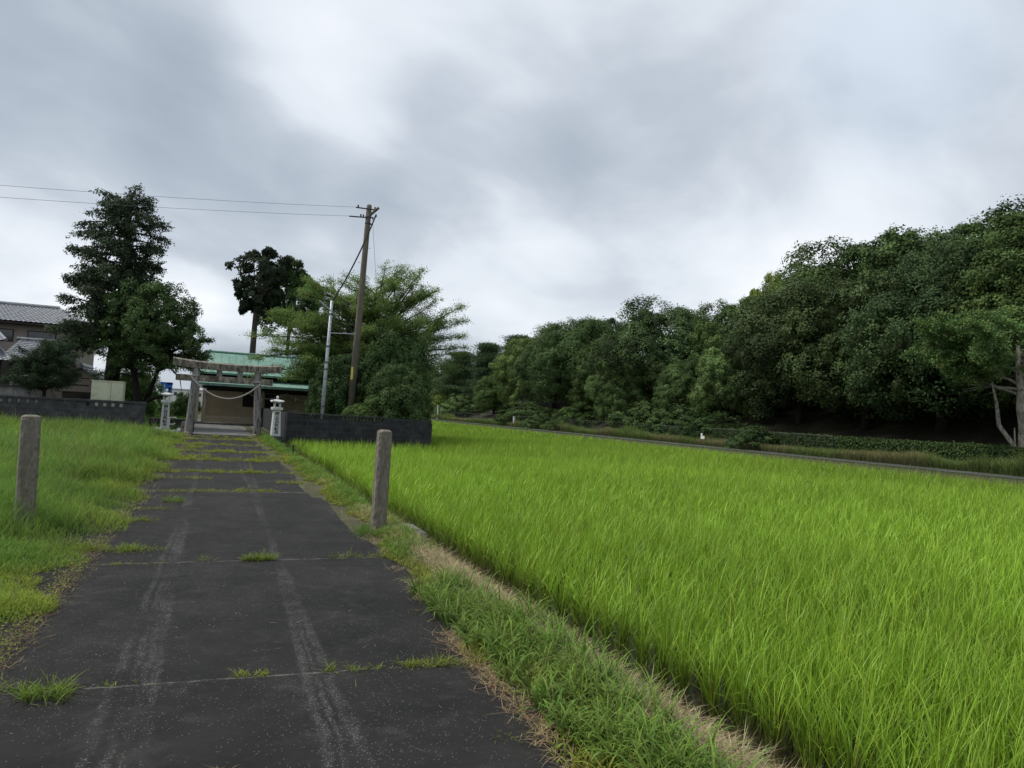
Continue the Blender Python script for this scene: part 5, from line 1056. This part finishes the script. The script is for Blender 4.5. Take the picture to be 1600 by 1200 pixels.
r = empty('garden_wall', (-9.5, 38, 0), 'pale low block wall in front of the house porch', 'wall'); MB().box((0, 0, 0), (2.85, 0.15, 1.50)).build('wall', M['block_pale'], r); MB().box((0, -0.04, 1.502), (2.95, 0.2, 1.60)).build('coping', M['blockL'], r)
r = empty('heater_unit', (-8.0, 38.6, 0), 'pale grey outdoor unit standing above the pale garden wall', 'outdoor unit'); MB().box((0, 0, 0.9), (0.60, 0.35, 2.06)).build('body', M['metal'], r, bevel=0.02); MB().box((0.05, 0.05, 0), (0.55, 0.3, 0.898)).build('stand', M['dmetal'], r)
# blue tank behind the left lantern, far white building, antenna mast
def tank():
    r = empty('water_tank', (-2.62, 50, 0), 'bright blue tank on a stand behind the left lantern', 'tank')
    MB().box((0.0, 0, 1.55), (0.62, 0.6, 2.25)).build('body', M['lightblue'], r, bevel=0.03); b = MB(); b.box((0.34, -0.02, 1.50), (0.64, 0.62, 2.27)); b.box((-0.02, -0.02, 2.16), (0.66, 0.62, 2.30)); b.box((0.27, -0.03, 1.5), (0.335, -0.021, 2.2)); b.build('blue_sheet', M['blue'], r)
    for x in (0.05, 0.5): MB().box((x, 0.1, 0), (x+0.06, 0.5, 1.549)).build('leg', M['dmetal'], r)
tank()
def far_building():
    r = empty('far_building', (-5.2, 110, 0), 'low white building far away behind the left lantern', 'building'); MB().box((0, 0, 0), (6, 6, 2.3)).build('wall', M['white'], r); MB().box((-0.1, -0.1, 2.301), (6.1, 6.1, 2.42)).build('roof', M['metal'], r)
    for k in range(7): MB().box((0.4+k*0.75, -0.03, 1.5), (0.75+k*0.75, -0.002, 1.95)).build('window', M['glass'], r)
    m = empty('antenna_mast', (-1.35, 95, 0), 'thin dark mast against the sky left of the torii pillar', 'mast'); MB().tube([(0, 0, 0), (0, 0, 4.2)], 0.045, 6).build('pole', M['dmetal'], m); MB().box((-0.55, -0.02, 3.6), (0.4, 0.02, 3.64)).build('crossarm', M['dmetal'], m)
far_building()
# reclining low hedge line behind tank
# ------------------------------------------------------------------ poles and wires
WIRE_A, WIRE_B = (-24.0, 26.0, 6.5), (-24.0, 26.0, 6.1)
def poles():
    r = empty('utility_pole', (6.36, 36, 0), 'tall leaning grey brown concrete utility pole behind the dark wall', 'utility pole')
    tx = 0.30
    MB().tube([(0, 0, -0.2), (tx*0.5, 0, 5.6), (tx, 0, 11.15), (tx+0.002, 0, 11.25)], [0.18, 0.155, 0.125, 0.10], 20).build('pole', M['cpole'], r, smooth=True)
    MB().box((-0.09, -0.225, 2.75), (0.005, -0.195, 3.35)).build('number_plate', M['yellow'], r, bevel=0.01)
    MB().tube([(tx-0.12, -0.05, 10.55), (tx+0.42, -0.25, 11.12)], 0.065, 8).build('brace_arm', M['cpole'], r)
    MB().tube([(tx-0.65, -0.12, 11.0), (tx+0.30, -0.12, 11.02)], 0.032, 6).build('crossarm', M['dmetal'], r)
    MB().tube([(tx-0.95, -0.15, 10.52), (tx-0.10, -0.15, 10.58)], 0.032, 6).build('crossarm', M['dmetal'], r)
    for (x, z) in ((tx-0.55, 11.08), (tx+0.26, 11.10), (tx-0.40, 10.65), (tx-0.28, 10.65), (tx+0.18, 10.60), (tx+0.33, 10.72)):
        MB().loft([[(x+a*math.cos(t), -0.14+a*math.sin(t), zz) for t in np.linspace(0, 2*PI, 9)[:-1]] for a, zz in ((0.02, z-0.06), (0.045, z-0.03), (0.03, z), (0.045, z+0.03), (0.02, z+0.06))]).build('insulator', M['dmetal'], r)
    for z in (10.3, 10.62): MB().tube([(tx, 0, z), (tx, 0, z+0.05)], 0.158, 16).build('band', M['dmetal'], r)
    for k in range(8): MB().tube([(0.03*k+0.13, -0.02, 3.9+k*0.75), (0.03*k+0.28, -0.02, 3.9+k*0.75)] if k % 2 else [(0.03*k-0.12, -0.02, 3.9+k*0.75), (0.03*k-0.26, -0.02, 3.9+k*0.75)], 0.010, 5).build('step_bolt', M['dmetal'], r)
    m = empty('steel_lamp_pole', (4.62, 32.9, 0), 'slim pale galvanised pole with small lamp left of the utility pole', 'pole')
    MB().tube([(0, 0, -0.1), (0.06, 0, 3.0), (0.12, 0, 6.0)], [0.085, 0.075, 0.06], 12).build('pole', M['metal'], m, smooth=True)
    MB().tube([(0.10, -0.06, 5.55), (-0.15, -0.12, 5.72), (-0.42, -0.15, 5.93)], [0.03, 0.045, 0.035], 8).build('lamp_arm', M['metal'], m)
    MB().tube([(0.12, 0, 4.6), (1.75, 2.9, 4.92)], 0.022, 6).build('stay_bar', M['metal'], m)
    for z in (1.4, 3.0, 3.3, 4.0, 5.4): MB().tube([(0.02*z, 0, z), (0.02*z, 0, z+0.05)], 0.10, 12).build('band', M['dmetal'], m)
    for pts, rad, mat, nm, lab, cat in (
        (sag((6.11, 35.88, 11.02), WIRE_A, 0.35, 40), 0.0065, 'wire', 'power_line', 'upper thin power line crossing the sky from the pole to the left', 'wire'),
        (sag((5.75, 35.85, 10.53), WIRE_B, 0.35, 40), 0.0065, 'wire', 'power_line', 'lower thin power line crossing the sky from the pole to the left', 'wire'),
        (sag((6.98, 35.8, 10.78), (4.75, 32.88, 5.98), 0.30, 24), 0.034, 'cable', 'drop_cable', 'thick black cable sagging from the utility pole to the slim pole', 'cable'),
        (sag((6.82, 35.8, 10.6), (7.6, 37.5, 7.2), 0.05, 12), 0.008, 'wire', 'stay_wire', 'thin wire dropping from the pole top into the spreading tree', 'wire')):
        tag(MB().tube(pts, rad, 6).build(nm, M[mat]), lab, cat)
poles()

# ------------------------------------------------------------------ far side of the field
def far_fence():
    r = empty('wire_fence', (40.6*KF, 40*KF, 0.1), 'long low wire mesh fence in front of the wood', 'fence')
    n = 0; y = 0
    ym = 130
    while y < ym and n < 60: MB().tube([(0, y, -0.1), (0, y, 1.22)], 0.03, 6).build('post', M['dmetal'], r); y += 3.0; n += 1
    b = MB()
    for z in (0.08, 1.2): b.tube([(0, 0, z), (0, ym, z)], 0.022, 5)
    b.build('rail', M['dmetal'], r); b = MB()
    for z in np.arange(0.2, 1.15, 0.16): b.tube([(0, 0, z), (0, ym, z)], 0.006, 4)
    for yy in np.arange(0, ym, 0.3): b.add([(0, yy-0.006, 0.08), (0, yy+0.006, 0.08), (0, yy+0.006, 1.2), (0, yy-0.006, 1.2)], [(0, 1, 2, 3)])
    b.build('wire_mesh', M['dmetal'], r)
    m = empty('roadside_marker', (39.0*KF, 131*KF, 0.1), 'tall thin white marker post far away at the field end', 'marker'); MB().tube([(0, 0, 0), (0, 0, 1.75)], 0.09, 8).build('pole', M['white'], m); MB().tube([(0, 0, 1.751), (0, 0, 2.15)], 0.16, 10).build('head', M['metal'], m)
    m = empty('small_sign', (39.3*KF, 53.0*KF, 0.25), 'small white notice board in the weeds by the far road', 'sign'); m.scale = (0.7, 0.7, 0.7); MB().box((-0.02, -0.30, 0.42), (0.02, 0.30, 0.72)).box((-0.019, 0.05, 0.722), (0.019, 0.30, 0.98)).build('board', M['white'], m); 
    for yy in (-0.2, 0.2): MB().tube([(0.03, yy, 0), (0.03, yy, 0.42)], 0.02, 6).build('leg', M['metal'], m)
    m = empty('white_marker', (39.6*KF, 96*KF, 0.1), 'short white marker stub standing before the far fence', 'marker'); MB().box((-0.1, -0.1, 0), (0.1, 0.1, 1.1)).build('shaft', M['white'], m); MB().box((-0.13, -0.13, 1.101), (0.13, 0.13, 1.22)).build('cap', M['metal'], m)
    # far farm hut behind the wall's end
    m = empty('farm_hut', (26, 168, 0), 'tiny pale hut far away beyond the end of the wall', 'hut'); MB().box((0, 0, 0), (6, 3, 1.6)).build('wall', M['blockL'], m); MB().prism([(-0.3, 1.6), (3.3, 1.6), (1.5, 2.5)], 'x', -0.3, 6.3).build('roof', M['white'], m)
far_fence()
